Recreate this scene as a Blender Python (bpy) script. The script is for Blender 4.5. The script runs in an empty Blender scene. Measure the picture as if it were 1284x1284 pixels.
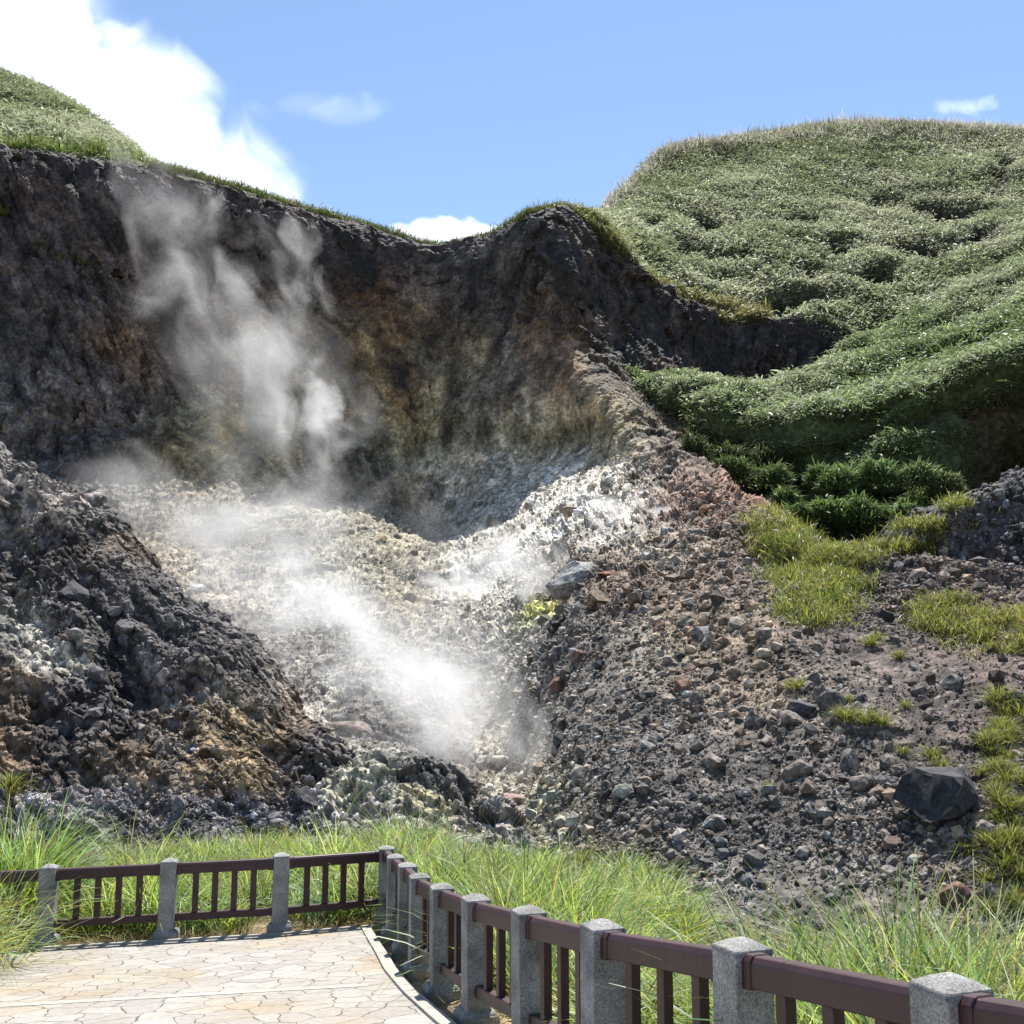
import bpy, math, random
import numpy as np
from mathutils import Vector, Matrix
rng = np.random.default_rng(7)
random.seed(7)
SC = bpy.context.scene
COL = SC.collection
# ---------------------------------------------------------------- camera model
F, PITCH, EYE = 1410.0, math.radians(8.3), 1.65
CP, SP = math.cos(PITCH), math.sin(PITCH)
def at(px, py, Y):
    u, v = (px - 642) / F, (642 - py) / F
    d = (u, CP - v * SP, SP + v * CP)
    k = Y / d[1]
    return np.array((d[0] * k, Y, EYE + d[2] * k))
def project(P):
    x, y, z = P[:, 0], P[:, 1], P[:, 2] - EYE
    dep = y * CP + z * SP
    up = -y * SP + z * CP
    dep = np.maximum(dep, 0.1)
    return 642 + F * x / dep, 642 - F * up / dep
# ---------------------------------------------------------------- noise
U = np.uint32
def hash3(ix, iy, iz, seed):
    with np.errstate(over='ignore'):
        n = (ix.astype(np.int64).astype(U) * U(73856093)) ^ (iy.astype(np.int64).astype(U) * U(19349663)) ^ (iz.astype(np.int64).astype(U) * U(83492791)) ^ U((seed * 2654435761) & 0xffffffff)
        n ^= n >> U(15); n *= U(0x2c1b3c6d); n ^= n >> U(12); n *= U(0x297a2d39); n ^= n >> U(15)
    return n
def perlin(P, seed=0):
    i = np.floor(P); f = P - i
    w = f * f * f * (f * (f * 6 - 15) + 10)
    out = 0
    for dx in (0, 1):
        for dy in (0, 1):
            for dz in (0, 1):
                h = hash3(i[:, 0] + dx, i[:, 1] + dy, i[:, 2] + dz, seed)
                g = ((h & U(1023)) / 511.5 - 1) * (f[:, 0] - dx) + (((h >> U(10)) & U(1023)) / 511.5 - 1) * (f[:, 1] - dy) + (((h >> U(20)) & U(1023)) / 511.5 - 1) * (f[:, 2] - dz)
                out = out + g * (w[:, 0] if dx else 1 - w[:, 0]) * (w[:, 1] if dy else 1 - w[:, 1]) * (w[:, 2] if dz else 1 - w[:, 2])
    return out * 1.2
def fbm(P, octv=4, seed=0, gain=.5):
    a, s, t = 1., 0, 0.
    for k in range(octv):
        s = s + a * perlin(P * (2.03 ** k) + 17.3 * k, seed + k); t += a; a *= gain
    return s / t
def ridged(P, octv=4, seed=0):
    a, s, t = 1., 0, 0.
    for k in range(octv):
        s = s + a * (1 - 2 * np.abs(perlin(P * (2.03 ** k) + 9.1 * k, seed + k))); t += a; a *= .5
    return s / t
def cells(P, seed=0, tilt=1.0):
    """faceted blocks: value in about [-1,1], cell random in [0,1], distance"""
    b = np.floor(P - .5)
    best = np.full(len(P), 9.); val = np.zeros(len(P)); rnd = np.zeros(len(P))
    for dx in (0, 1):
        for dy in (0, 1):
            for dz in (0, 1):
                c = b + (dx, dy, dz)
                h = hash3(c[:, 0], c[:, 1], c[:, 2], seed)
                j = np.stack([(h & U(255)) / 255., ((h >> U(8)) & U(255)) / 255., ((h >> U(16)) & U(255)) / 255.], 1)
                d = P - (c + .12 + .76 * j)
                q = (d * d).sum(1)
                h2 = hash3(c[:, 0], c[:, 1], c[:, 2], seed + 51)
                n = np.stack([(h2 & U(255)) / 127.5 - 1, ((h2 >> U(8)) & U(255)) / 127.5 - 1, ((h2 >> U(16)) & U(255)) / 127.5 - 1], 1)
                r = ((h2 >> U(24)) & U(255)) / 255.
                v = (r - .5) * 1.2 + tilt * (d * n).sum(1) - .5 * q
                m = q < best
                best = np.where(m, q, best); val = np.where(m, v, val); rnd = np.where(m, r, rnd)
    return val, rnd, np.sqrt(best)
# ---------------------------------------------------------------- mesh helpers
def raw_mesh(name, V, Fc, col=None, smooth=False):
    me = bpy.data.meshes.new(name)
    V = np.ascontiguousarray(V, np.float32); Fc = np.ascontiguousarray(Fc, np.int32)
    n, k = Fc.shape
    me.vertices.add(len(V)); me.vertices.foreach_set('co', V.ravel())
    me.loops.add(n * k); me.loops.foreach_set('vertex_index', Fc.ravel())
    me.polygons.add(n); me.polygons.foreach_set('loop_start', np.arange(0, n * k, k, dtype=np.int32))
    me.polygons.foreach_set('use_smooth', np.full(n, smooth, bool))
    me.update(calc_edges=True)
    if col is not None:
        a = me.color_attributes.new('Col', 'FLOAT_COLOR', 'POINT')
        c = np.ones((len(V), 4), np.float32); c[:, :3] = col
        a.data.foreach_set('color', c.ravel())
    return me
def link(name, me, mat=None, parent=None, loc=None, **props):
    o = bpy.data.objects.new(name, me)
    COL.objects.link(o)
    if me is not None and mat is not None and not me.materials: me.materials.append(mat)
    if loc is not None: o.location = loc
    if parent is not None: o.parent = parent
    for k, v in props.items(): o[k] = v
    return o
def cr_weights(nctrl, segs):
    rows = []
    for s in range(nctrl - 1):
        n = segs[s]
        for t in np.linspace(0, 1, n, endpoint=(s == nctrl - 2)):
            w = np.zeros(nctrl)
            b = (-.5 * t + t * t - .5 * t ** 3, 1 - 2.5 * t * t + 1.5 * t ** 3, .5 * t + 2 * t * t - 1.5 * t ** 3, -.5 * t * t + .5 * t ** 3)
            for k in range(4):
                w[min(max(s - 1 + k, 0), nctrl - 1)] += b[k]
            rows.append(w)
    return np.array(rows)
def normals_grid(G):
    du = np.gradient(G, axis=1); dv = np.gradient(G, axis=0)
    N = np.cross(du, dv); N /= np.linalg.norm(N, axis=2, keepdims=True) + 1e-9
    return N
class Sheet: pass
def sheet(net, step=1.6, big=None, small=None, cap=200):
    """net rows x cols of world points -> dense displaced grid"""
    net = np.array(net, float)
    R, C, _ = net.shape
    px, py = project(net.reshape(-1, 3)); px = px.reshape(R, C); py = py.reshape(R, C)
    on = (px > -60) & (px < 1344) & (py > -60) & (py < 1344)
    def seg(axis):
        a = np.hypot(np.diff(px, axis=axis), np.diff(py, axis=axis))
        w = np.linalg.norm(np.diff(net, axis=axis), axis=2)
        o = (on[:-1] | on[1:]) if axis == 0 else (on[:, :-1] | on[:, 1:])
        a = np.where(o, a, np.minimum(a, 60)); 
        m = np.percentile(a, 80, axis=1 - axis)
        return [int(min(cap, max(4, x / step))) for x in m]
    sr, scn = seg(0), seg(1)
    Wr, Wc = cr_weights(R, sr), cr_weights(C, scn)
    G = np.einsum('ar,rck->ack', Wr, net); G = np.einsum('bc,ack->abk', Wc, G)
    h, w, _ = G.shape
    S = Sheet()
    S.rv = (Wr @ np.arange(R)).repeat(w); S.cv = np.tile(Wc @ np.arange(C), h)
    S.bx, S.by = project(G.reshape(-1, 3))
    for fn in (big, small):
        if fn is None: continue
        N = normals_grid(G).reshape(-1, 3); P = G.reshape(-1, 3)
        G = (P + fn(P, N, S)).reshape(h, w, 3)
    S.N = normals_grid(G).reshape(-1, 3)
    S.P = G.reshape(-1, 3); S.px, S.py = project(S.P); S.shape = (h, w)
    i = np.arange(h * w).reshape(h, w)
    S.F = np.stack([i[:-1, :-1], i[:-1, 1:], i[1:, 1:], i[1:, :-1]], 2).reshape(-1, 4)
    return S
def onsheet(S, x, y):
    q = (S.px - x) ** 2 + (S.py - y) ** 2
    k = np.argpartition(q, 12)[:12]
    k = k[np.argmin(S.P[k, 1])]
    return S.P[k].copy(), S.N[k].copy()
def mixcol(x, y, blobs, base, bw=.05):
    """irregular mineral zones of the rock itself"""
    W = np.full(len(x), bw); c = np.outer(W, base)
    for cx, cy, sx, sy, rgb, s in blobs:
        w = s * np.exp(-(((x - cx) / sx) ** 2 + ((y - cy) / sy) ** 2))
        W = W + w; c = c + w[:, None] * np.array(rgb)
    return c / W[:, None]
# ---------------------------------------------------------------- materials
def mat(name):
    m = bpy.data.materials.new(name); m.use_nodes = True
    nt = m.node_tree; nt.nodes.clear()
    return m, nt, nt.nodes, nt.links
def nd(ns, t, **kw):
    n = ns.new(t)
    for k, v in kw.items():
        if k in n.inputs: n.inputs[k].default_value = v
        else: setattr(n, k, v)
    return n
def rock_material(name, rough=.85, bump=.25, scale=1.0, spec=.35):
    m, nt, ns, L = mat(name)
    out = nd(ns, 'ShaderNodeOutputMaterial'); b = nd(ns, 'ShaderNodeBsdfPrincipled', Roughness=rough)
    b.inputs['Specular IOR Level'].default_value = spec
    c = nd(ns, 'ShaderNodeVertexColor', layer_name='Col')
    g = nd(ns, 'ShaderNodeNewGeometry')
    n1 = nd(ns, 'ShaderNodeTexNoise', Scale=2.3 * scale, Detail=8., Roughness=.68)
    n2 = nd(ns, 'ShaderNodeTexVoronoi', Scale=5.0 * scale)
    L.new(g.outputs['Position'], n1.inputs['Vector']); L.new(g.outputs['Position'], n2.inputs['Vector'])
    r = nd(ns, 'ShaderNodeMapRange'); r.inputs[1].default_value = .3; r.inputs[2].default_value = .7; r.inputs[3].default_value = .45; r.inputs[4].default_value = 1.6
    L.new(n1.outputs[0], r.inputs[0])
    r2 = nd(ns, 'ShaderNodeMapRange'); r2.inputs[3].default_value = .65; r2.inputs[4].default_value = 1.4
    sep = nd(ns, 'ShaderNodeSeparateColor'); L.new(n2.outputs['Color'], sep.inputs[0]); L.new(sep.outputs[0], r2.inputs[0])
    mu = nd(ns, 'ShaderNodeMath', operation='MULTIPLY'); L.new(r.outputs[0], mu.inputs[0]); L.new(r2.outputs[0], mu.inputs[1])
    v = nd(ns, 'ShaderNodeVectorMath', operation='SCALE'); L.new(c.outputs[0], v.inputs[0]); L.new(mu.outputs[0], v.inputs['Scale'])
    L.new(v.outputs[0], b.inputs['Base Color'])
    bp = nd(ns, 'ShaderNodeBump', Strength=bump, Distance=.12); L.new(n1.outputs[0], bp.inputs['Height']); L.new(bp.outputs[0], b.inputs['Normal'])
    L.new(b.outputs[0], out.inputs[0])
    return m
def leaf_material(name, trans=.45, rough=.45, spec=.35, tint=(1.25, 1.35, .8)):
    m, nt, ns, L = mat(name)
    out = nd(ns, 'ShaderNodeOutputMaterial'); b = nd(ns, 'ShaderNodeBsdfPrincipled', Roughness=rough)
    b.inputs['Specular IOR Level'].default_value = spec
    c = nd(ns, 'ShaderNodeVertexColor', layer_name='Col')
    L.new(c.outputs[0], b.inputs['Base Color'])
    t = nd(ns, 'ShaderNodeBsdfTranslucent')
    v = nd(ns, 'ShaderNodeVectorMath', operation='MULTIPLY'); L.new(c.outputs[0], v.inputs[0]); v.inputs[1].default_value = tint
    L.new(v.outputs[0], t.inputs[0])
    mx = nd(ns, 'ShaderNodeMixShader'); mx.inputs[0].default_value = trans
    L.new(b.outputs[0], mx.inputs[1]); L.new(t.outputs[0], mx.inputs[2]); L.new(mx.outputs[0], out.inputs[0])
    return m
M_ROCK = rock_material('weathered_rock'); M_HILL = rock_material('hill_soil', .95, .3, .8, .15)
M_GROUND = rock_material('ground_soil', .95, .3, 4., .15)
M_BOULDER = rock_material('boulder_rock', .8, .3, 2.5)
M_BAMBOO = leaf_material('bamboo_leaf', .38, .55, .3, (1.12, 1.2, .98)); M_PLUME = leaf_material('grass_plume', .5, .7, .1, (1.1, 1.08, 1.02)); M_GRASS = leaf_material('grass_blade', .5, .45, .35)
# ---------------------------------------------------------------- palette (albedo)
DK = (.066, .056, .060); DV = (.042, .037, .040); BR = (.150, .105, .068); OC = (.21, .165, .085); WH = (.46, .45, .41); PG = (.33, .32, .28)
GR = (.15, .146, .143); RB = (.165, .095, .070); SU = (.42, .43, .16); DG = (.088, .083, .083); CR = (.34, .325, .265); OL = (.13, .125, .07); TAN = (.27, .215, .14)
SOIL = (.030, .026, .022)
# ---------------------------------------------------------------- A: crater wall and talus
def rows(*rs): return [[at(*p) for p in r] for r in rs]
cx = [-250, -80, 60, 170, 270, 370, 460, 550, 620, 690, 760, 850, 960, 1100, 1284, 1480]
R0y = [1080, 1075, 1070, 1075, 1080, 1080, 1085, 1090, 1100, 1120, 1150, 1180, 1200, 1215, 1225, 1240]
R0d = [30, 30, 29, 28, 27, 27, 26, 25, 25, 24, 23, 21.5, 20, 19, 18, 17]
R1y = [1000, 1000, 1000, 1000, 1000, 1000, 1005, 1020, 1040, 1060, 1080, 1100, 1120, 1130, 1130, 1140]
R1d = [36, 36, 36, 36, 36, 36, 35, 34, 33, 29, 25, 23.5, 22.2, 21.3, 20.3, 19.3]
R2y = [920, 920, 920, 915, 905, 900, 905, 930, 950, 945, 950, 960, 970, 980, 980, 980]
R2d = [48, 48, 48, 48, 48, 48, 46, 47, 48, 38, 30, 27.5, 25.5, 24.5, 24, 23.5]
R3y = [800, 800, 800, 790, 780, 775, 780, 800, 810, 800, 795, 790, 800, 820, 830, 830]
R3d = [62, 62, 62, 62, 62, 62, 60, 62, 60, 51, 43, 38, 34.5, 32.5, 31, 30]
R4 = list(zip([-250, -80, 60, 170, 270, 370, 460, 545, 620, 690, 760, 850, 950, 1090, 1284, 1480],
              [700, 700, 695, 690, 690, 690, 690, 710, 700, 690, 680, 680, 710, 740, 750, 750],
              [77, 77, 78, 79, 81, 82, 81, 82, 78, 71, 62, 53, 45, 40, 37, 36]))
R5 = list(zip([-250, -80, 60, 170, 270, 370, 460, 550, 620, 690, 760, 840, 930, 1060, 1284, 1480],
              [600, 600, 600, 608, 615, 620, 628, 645, 612, 592, 590, 598, 645, 705, 720, 720],
              [90, 90, 91, 92.5, 95, 98.5, 103, 106, 104, 100, 92, 74, 55, 45, 41, 40]))
R6 = list(zip([-250, -80, 60, 170, 270, 370, 460, 550, 620, 690, 755, 815, 925, 1065, 1284, 1480],
              [480, 480, 490, 500, 505, 510, 515, 520, 500, 490, 498, 545, 640, 702, 716, 716],
              [97, 98, 99, 101, 103, 105.5, 107.5, 109, 106, 102.5, 98, 95, 84, 76, 70, 66]))
R7 = list(zip([-250, -80, 60, 170, 270, 370, 460, 550, 620, 688, 745, 825, 930, 1070, 1284, 1480],
              [350, 350, 360, 375, 392, 402, 405, 410, 400, 395, 400, 455, 530, 560, 580, 580],
              [99.5, 100.5, 101.5, 103.5, 106, 108, 111, 113, 109.5, 105.8, 111.5, 117.5, 120.5, 120.5, 120, 120]))
R7b = [(x, y - 25, d + (1.6 if 3 < k < 7 else .8)) for k, (x, y, d) in enumerate(R7)]
R8 = list(zip([-250, -80, 60, 170, 270, 370, 460, 550, 620, 672, 728, 805, 905, 1065, 1284, 1480],
              [195, 195, 197, 213, 238, 268, 293, 317, 300, 276, 276, 345, 405, 430, 430, 430],
              [104, 105, 106, 107.5, 109, 112.5, 115.5, 117, 114.5, 110.5, 115.5, 121, 124.5, 124, 124, 124]))
netA = rows(list(zip(cx, R0y, R0d)), list(zip(cx, R1y, R1d)), list(zip(cx, R2y, R2d)), list(zip(cx, R3y, R3d)), R4, R5, R6, R7, R7b, R8)
r8 = netA[-1]
netA.append([p + np.array((0, 9, -.3)) for p in r8]); netA.append([p + np.array((0, 45, -16)) for p in r8])
def bigA(P, N, S):
    q = P.copy(); q[:, 2] *= .45
    r = S.rv
    cliff = np.clip((r - 4.6) / .8, 0, 1)
    lean = np.clip((620 - S.bx) / 400, -.5, 1)
    xs = P[:, 0] + .45 * lean * P[:, 2] + 2.5 * fbm(P * .12, 3, 4)
    st = np.stack([xs * .17, P[:, 1] * .08, P[:, 2] * .045], 1)
    st2 = np.stack([P[:, 0] * .20 + P[:, 2] * .1 * np.tanh((P[:, 0] - 4) / 6), P[:, 1] * .05, P[:, 2] * .09], 1)
    rt = np.clip((S.bx - 640) / 80, 0, 1) * (1 - cliff)
    gul = ridged(st, 3, 5)                                     # downslope gullies
    a = 1.5 * fbm(P * .07, 3, 3) * (1 - .3 * cliff) + 2.6 * gul * cliff * np.clip(.7 + 1.2 * fbm(P * .05 + 8, 2, 13), .2, 1.2) * (1 - .6 * np.exp(-((S.bx - 640) / 110) ** 2 - ((S.by - 480) / 110) ** 2)) + .9 * fbm(P * .22, 3, 9) + rt * 1.25 * (ridged(st2, 4, 15) - .2)
    nearf = np.clip(P[:, 1] / 60, .35, 1)
    fade = np.clip((9.15 - r) / .5, .0, 1) * .85 + .15
    return N * (a * nearf * fade)[:, None]
def smallA(P, N, S):
    r = S.rv
    cliff = np.clip((r - 4.8) / .6, 0, 1) * np.clip((9.2 - r) / .3, 0, 1)
    nearf = np.clip(P[:, 1] / 70, .45, 1)
    w = P + .5 * np.stack([fbm(P * .5, 2, 21), fbm(P * .5, 2, 22), fbm(P * .5, 2, 23)], 1)
    fq = (55 / np.clip(P[:, 1], 22, 110))[:, None] ** .0
    c1, k1, d1 = cells(w * .5, 31); c2, k2, d2 = cells(w * 1.15, 32); c3, k3, d3 = cells(w * 2.6, 33)
    c4, k4, d4 = cells(w * 5.5, 37)
    S.k1, S.k2 = k1, k2
    nr = np.clip((45 - P[:, 1]) / 15, 0, 1); S.k3 = k3 * (1 - nr) + k4 * nr
    rough = np.clip(.35 + 1.9 * fbm(P * .10, 3, 41), .06, 1.1)
    stv = P * np.array((.8, .8, .11)) + .4 * w * 0; gul = ridged(stv, 4, 6)
    tal = 1 - cliff
    far = np.clip(P[:, 1] / 58, .55, 1.1)
    xs = P[:, 0] + .45 * np.clip((620 - S.bx) / 400, -.5, 1) * P[:, 2]
    sl = np.stack([xs * .75, P[:, 1] * .6, P[:, 2] * .26], 1) + .35 * (w - P)
    s1, q1, _ = cells(sl, 38); s2, q2, _ = cells(sl * 2.4 + 3, 39)
    S.q1, S.q2 = q1, q2
    h = tal * (rough * (.42 * c1 + .26 * c2) * far + .12 * c3 * far + .05 * c4 + .35 * fbm(P * .35, 4, 7)) + cliff * (np.clip(.35 + 1.6 * fbm(P * .06 + 3, 2, 14), .05, 1) * .6 * gul + .4 * fbm(P * .25, 4, 8) + np.clip(rough + .25, .3, 1.1) * (.75 * s1 + .34 * s2) + .08 * c3)
    wall = np.exp(-((S.bx - 650) / 150) ** 2 - ((S.by - 490) / 90) ** 2) * cliff; h = h * (1 - .65 * wall)
    smoo = np.exp(-((S.bx - 660) / 130) ** 2 - ((S.by - 620) / 60) ** 2); h = h * (1 - .6 * smoo)
    top = np.clip((9.3 - r) / .5, 0.12, 1)
    return N * (h * nearf * top)[:, None]
A = sheet(netA, 1.6, bigA, smallA)
wx = 38 * fbm(A.P * .11, 4, 61) + 10 * fbm(A.P * .7, 2, 64); wy = 32 * fbm(A.P * .11 + 50, 4, 62) + 10 * fbm(A.P * .7 + 9, 2, 65)
X, Yp = A.bx + wx, A.by + wy
blobsA = [ # cx, cy, sx, sy, colour, weight
    (60, 300, 150, 120, DK, 1.2), (250, 300, 160, 70, DK, 1.), (60, 480, 110, 120, DG, 1.), (130, 460, 60, 100, (.12, .10, .10), .9), (330, 330, 120, 60, DK, 1.), (480, 330, 110, 45, DK, 1.2),
    (600, 350, 70, 60, DG, 1.), (730, 340, 70, 90, DV, 1.6), (860, 430, 90, 70, DV, 2.), (1000, 450, 120, 70, DV, 2.), (780, 390, 50, 60, DV, 1.2),
    (370, 395, 60, 18, TAN, .9), (440, 400, 60, 20, BR, 1.), (290, 400, 60, 60, BR, .6), (170, 440, 40, 90, BR, .6),
    (470, 450, 90, 50, (.15, .10, .055), 1.3), (500, 520, 70, 70, OL, 1.2), (520, 475, 22, 28, CR, .9), (510, 530, 18, 18, CR, .6), (600, 470, 60, 70, (.085, .08, .085), 1.2), (660, 480, 40, 60, BR, .9), (640, 440, 14, 60, GR, .7),
    (680, 505, 50, 18, CR, 1.), (665, 520, 14, 22, WH, .8), (620, 525, 40, 12, CR, .9), (720, 520, 30, 20, TAN, 1.), (600, 450, 30, 40, OC, .8), (560, 500, 30, 50, (.19, .16, .10), .9), (640, 470, 24, 40, (.17, .15, .13), .8), (760, 550, 40, 40, (.2, .185, .14), 1.), (690, 575, 120, 18, (.25, .235, .18), 1.2), (720, 430, 40, 60, BR, .8), (690, 550, 110, 26, OL, 1.6), (800, 540, 60, 50, (.13, .115, .08), 1.2), (580, 570, 60, 40, (.09, .09, .085), 1.),
    (280, 570, 60, 50, (.165, .16, .105), 1.), (340, 560, 50, 45, OC, .9), (200, 580, 40, 40, OL, .8), (130, 560, 60, 50, DG, .8), (420, 560, 60, 60, DG, .9),
    (640, 592, 90, 30, WH, 2.4), (740, 600, 70, 26, WH, 2.2), (620, 660, 60, 40, WH, 2.2), (750, 650, 70, 32, (.56, .55, .52), 2.2), (600, 720, 40, 40, (.5, .5, .46), 1.4), (570, 640, 40, 22, PG, 1.),
    (520, 640, 40, 22, BR, 1.2), (540, 665, 30, 18, (.2, .15, .12), .9), (500, 690, 50, 50, CR, 1.5), (510, 740, 40, 50, OC, .9), (540, 700, 18, 40, GR, .9),
    (350, 650, 90, 35, (.26, .245, .21), 1.2), (430, 660, 60, 25, CR, 1.), (220, 660, 70, 35, TAN, 1.2), (160, 640, 50, 30, (.24, .22, .19), 1.), (270, 720, 60, 50, (.28, .25, .21), 1.2), (400, 740, 70, 50, (.25, .24, .205), 1.), (350, 800, 60, 60, (.25, .24, .225), 1.), (430, 850, 60, 60, (.20, .195, .19), 1.2), (480, 800, 60, 60, PG, 1.2), (405, 935, 22, 75, WH, 3.5), (370, 885, 18, 40, WH, 2.4), (450, 700, 40, 30, (.30, .30, .24), 1.), (340, 850, 30, 60, CR, 1.),
    (580, 820, 70, 90, (.31, .30, .28), 1.6), (620, 900, 50, 60, (.33, .32, .285), 1.4), (640, 960, 45, 40, (.30, .28, .24), 1.2), (690, 1010, 40, 50, (.30, .30, .24), 1.2), (735, 1000, 22, 40, (.24, .24, .16), .8),
    (740, 720, 60, 25, (.17, .15, .12), 1.2), (730, 735, 30, 20, GR, .8), (800, 740, 60, 40, (.19, .13, .095), 1.3), (850, 630, 50, 40, RB, 1.6), (900, 650, 60, 50, (.19, .12, .09), 1.4), (870, 700, 60, 25, (.30, .27, .21), 1.2), (840, 720, 50, 20, CR, .8), (930, 720, 60, 40, (.17, .12, .10), 1.4), (870, 560, 70, 60, (.075, .05, .04), 1.6), (800, 690, 30, 30, (.3, .3, .27), .8),
    (690, 765, 12, 10, (.62, .62, .16), 2.2), (670, 775, 25, 14, (.42, .44, .26), 1.), (900, 820, 90, 50, (.23, .185, .135), 1.5), (820, 830, 40, 25, (.30, .30, .26), 1.), (960, 860, 70, 50, (.21, .165, .12), 1.1), (720, 830, 60, 50, GR, 1.1), (760, 900, 90, 80, (.115, .108, .106), 1.6), (860, 960, 100, 80, (.11, .104, .102), 1.5), (700, 900, 40, 60, (.23, .225, .2), .8), (840, 880, 60, 30, (.2, .185, .155), .8),
    (800, 1080, 60, 30, (.26, .225, .185), 1.2), (960, 1060, 100, 60, (.125, .122, .122), 1.4), (1080, 1090, 70, 40, (.25, .245, .23), 1.1), (1090, 930, 110, 80, (.12, .108, .10), 1.4), (1040, 790, 70, 60, DK, 1.2), (1200, 820, 120, 80, (.115, .085, .075), 1.5), (1230, 950, 110, 90, (.10, .078, .068), 1.6), (1080, 1010, 80, 50, (.155, .14, .125), 1.1), (1190, 1100, 90, 50, (.19, .16, .14), 1.4), (980, 960, 60, 40, DG, 1.),
    (880, 1110, 90, 30, (.21, .205, .205), 1.2)]
colA = mixcol(X, Yp, blobsA, DG)
xsA = A.P[:, 0] + .45 * np.clip((620 - A.bx) / 400, -.5, 1) * A.P[:, 2]
streak = fbm(np.stack([xsA * .8, A.P[:, 1] * .8, A.P[:, 2] * .1], 1), 4, 71) + .5 * fbm(A.P * .18, 3, 75)
clf = np.clip((A.rv - 4.8) / .5, 0, 1)
crk_shade = np.clip((ridged(np.stack([xsA * .35, A.P[:, 1] * .3, A.P[:, 2] * .13], 1), 3, 76) - .62) / .3, 0, 1)  # dark fracture lines, crack shade put into the rock colour
yst = (clf * np.clip(fbm(np.stack([xsA * .55, A.P[:, 1] * .5, A.P[:, 2] * .07], 1), 3, 78) * 2.6 - .25, 0, 1) * np.exp(-((A.bx - 620) / 190) ** 2 - ((A.by - 520) / 95) ** 2))[:, None]; colA = colA * (1 - .75 * yst) + .75 * yst * np.array((.30, .265, .165))
colA *= (1 + clf * 1.7 * streak)[:, None].clip(.3, 2.2)
colA *= (1 - clf * np.where(A.rv > 6.8, .20, .20 * np.clip(A.rv - 5.8, 0, 1)) - .3 * clf * crk_shade)[:, None]
rust = (clf * np.clip(fbm(A.P * .13 + 31, 4, 77) * 2.2, 0, 1))[:, None]; colA = colA * (1 + rust * np.array((.45, .1, -.2)))
rv = (1 + .75 * (A.k2 - .5) + .85 * (A.k3 - .5) * (1 - .6 * clf) + .5 * (A.k1 - .5) + .8 * fbm(A.P * .5, 4, 72))
colA *= rv[:, None].clip(.35, 2.0)
hot = (A.k3 > .955) & (clf < .5); colA[hot] = colA[hot] * .55 + .45 * np.array((.36, .33, .29))
lt = ((1 - clf) * np.clip((660 - A.bx) / 60, 0, 1))[:, None]; colA = colA * (1 - lt * (.30 - .75 * fbm(A.P * .17 + 60, 4, 79)[:, None]).clip(-.35, .7))
rimg = np.clip((A.rv - 8.9) / .25, 0, 1)[:, None]; colA = colA * (1 - rimg) + rimg * np.array((.06, .07, .025))
rr = (np.clip((A.bx - 680) / 80, 0, 1) * np.clip((A.by - 640 + .2 * (A.bx - 850)) / 60, 0, 1))[:, None]; colA = colA * (1 - rr * np.array((.36, .37, .37)))
colA = (colA * np.array((1.06, 1., .92))).clip(.02, .75)
link('crater_terrain', raw_mesh('crater_terrain', A.P, A.F, colA), M_ROCK, kind='structure', label='steaming volcanic crater wall with dark cliff above pale rubble slopes')
# ---------------------------------------------------------------- G: dark rocky spur at the left
gx = [-320, -180, 0, 60, 120, 170, 240, 290, 340, 400, 440, 470]
top = list(zip(gx, [450, 510, 590, 617, 664, 722, 772, 822, 882, 945, 1012, 1052], [46, 44, 42, 41, 40, 39, 37, 36, 34.5, 33, 31.5, 30.3]))
toe = list(zip(gx, [1085, 1080, 1078, 1075, 1070, 1066, 1062, 1058, 1056, 1056, 1058, 1062], [27, 27, 27, 27, 27, 27.4, 27.8, 28.2, 28.6, 29, 29.4, 29.9]))
def lerp(a, b, t): return [tuple(u + (v - u) * t for u, v in zip(p, q)) for p, q in zip(a, b)]
def shift(ps, dx=0, dy=0, dd=0): return [(x + dx, y + dy, d + dd) for x, y, d in ps]
und = shift(toe, 0, 40, -2.5)
low = lerp(toe, top, .12); low = shift(low, 0, 0, .6)
mid1 = shift(lerp(toe, top, .38), 0, 0, -.3); mid2 = shift(lerp(toe, top, .72), 0, 0, .1)
netG = rows(und, toe, low, mid1, mid2, top)
t0 = netG[-1]; netG.append([p + np.array((.6, 4, -1.2)) for p in t0]); netG.append([p + np.array((3, 14, -9)) for p in t0])
def bigG(P, N, S):
    d = P @ np.array((.75, .2, .45)); e = P @ np.array((.5, .0, -.8))
    st = np.stack([d * .5 + .5 * fbm(P * .3, 2, 83), P[:, 1] * .2, e * .11], 1)
    edge = np.clip((11.1 - S.cv) / 1.2, .2, 1) * np.clip(S.rv / 1.5, .2, 1)
    return N * ((1.15 * (ridged(st, 4, 81) - .45) + .8 * fbm(P * .25, 3, 82)) * edge)[:, None]
def smallG(P, N, S):
    w = P + .25 * np.stack([fbm(P * .9, 2, 24), fbm(P * .9, 2, 25), fbm(P * .9, 2, 26)], 1)
    sl = np.stack([(w @ np.array((.8, .1, .6))) * 1.1, w @ np.array((.1, .9, .3)), (w @ np.array((.55, -.25, -.8))) * .42], 1)
    c1, k1, _ = cells(sl * 1.35, 34); c2, S.k2, _ = cells(sl * 3.4 + 5, 35); c3, S.k3, _ = cells(w * 5.2, 36)
    rough = np.clip(.6 + 1.2 * fbm(P * .2, 2, 42), .2, 1.2)
    S.k1 = k1
    return N * (rough * (.27 * c1 + .13 * c2) + .045 * c3 + .12 * fbm(P * .9, 4, 12))[:, None]
G = sheet(netG, 1.5, bigG, smallG)
wx = 24 * fbm(G.P * .3, 4, 66) + 7 * fbm(G.P * 1.7, 2, 68); wy = 24 * fbm(G.P * .3 + 30, 4, 67) + 7 * fbm(G.P * 1.7 + 7, 2, 69)
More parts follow.
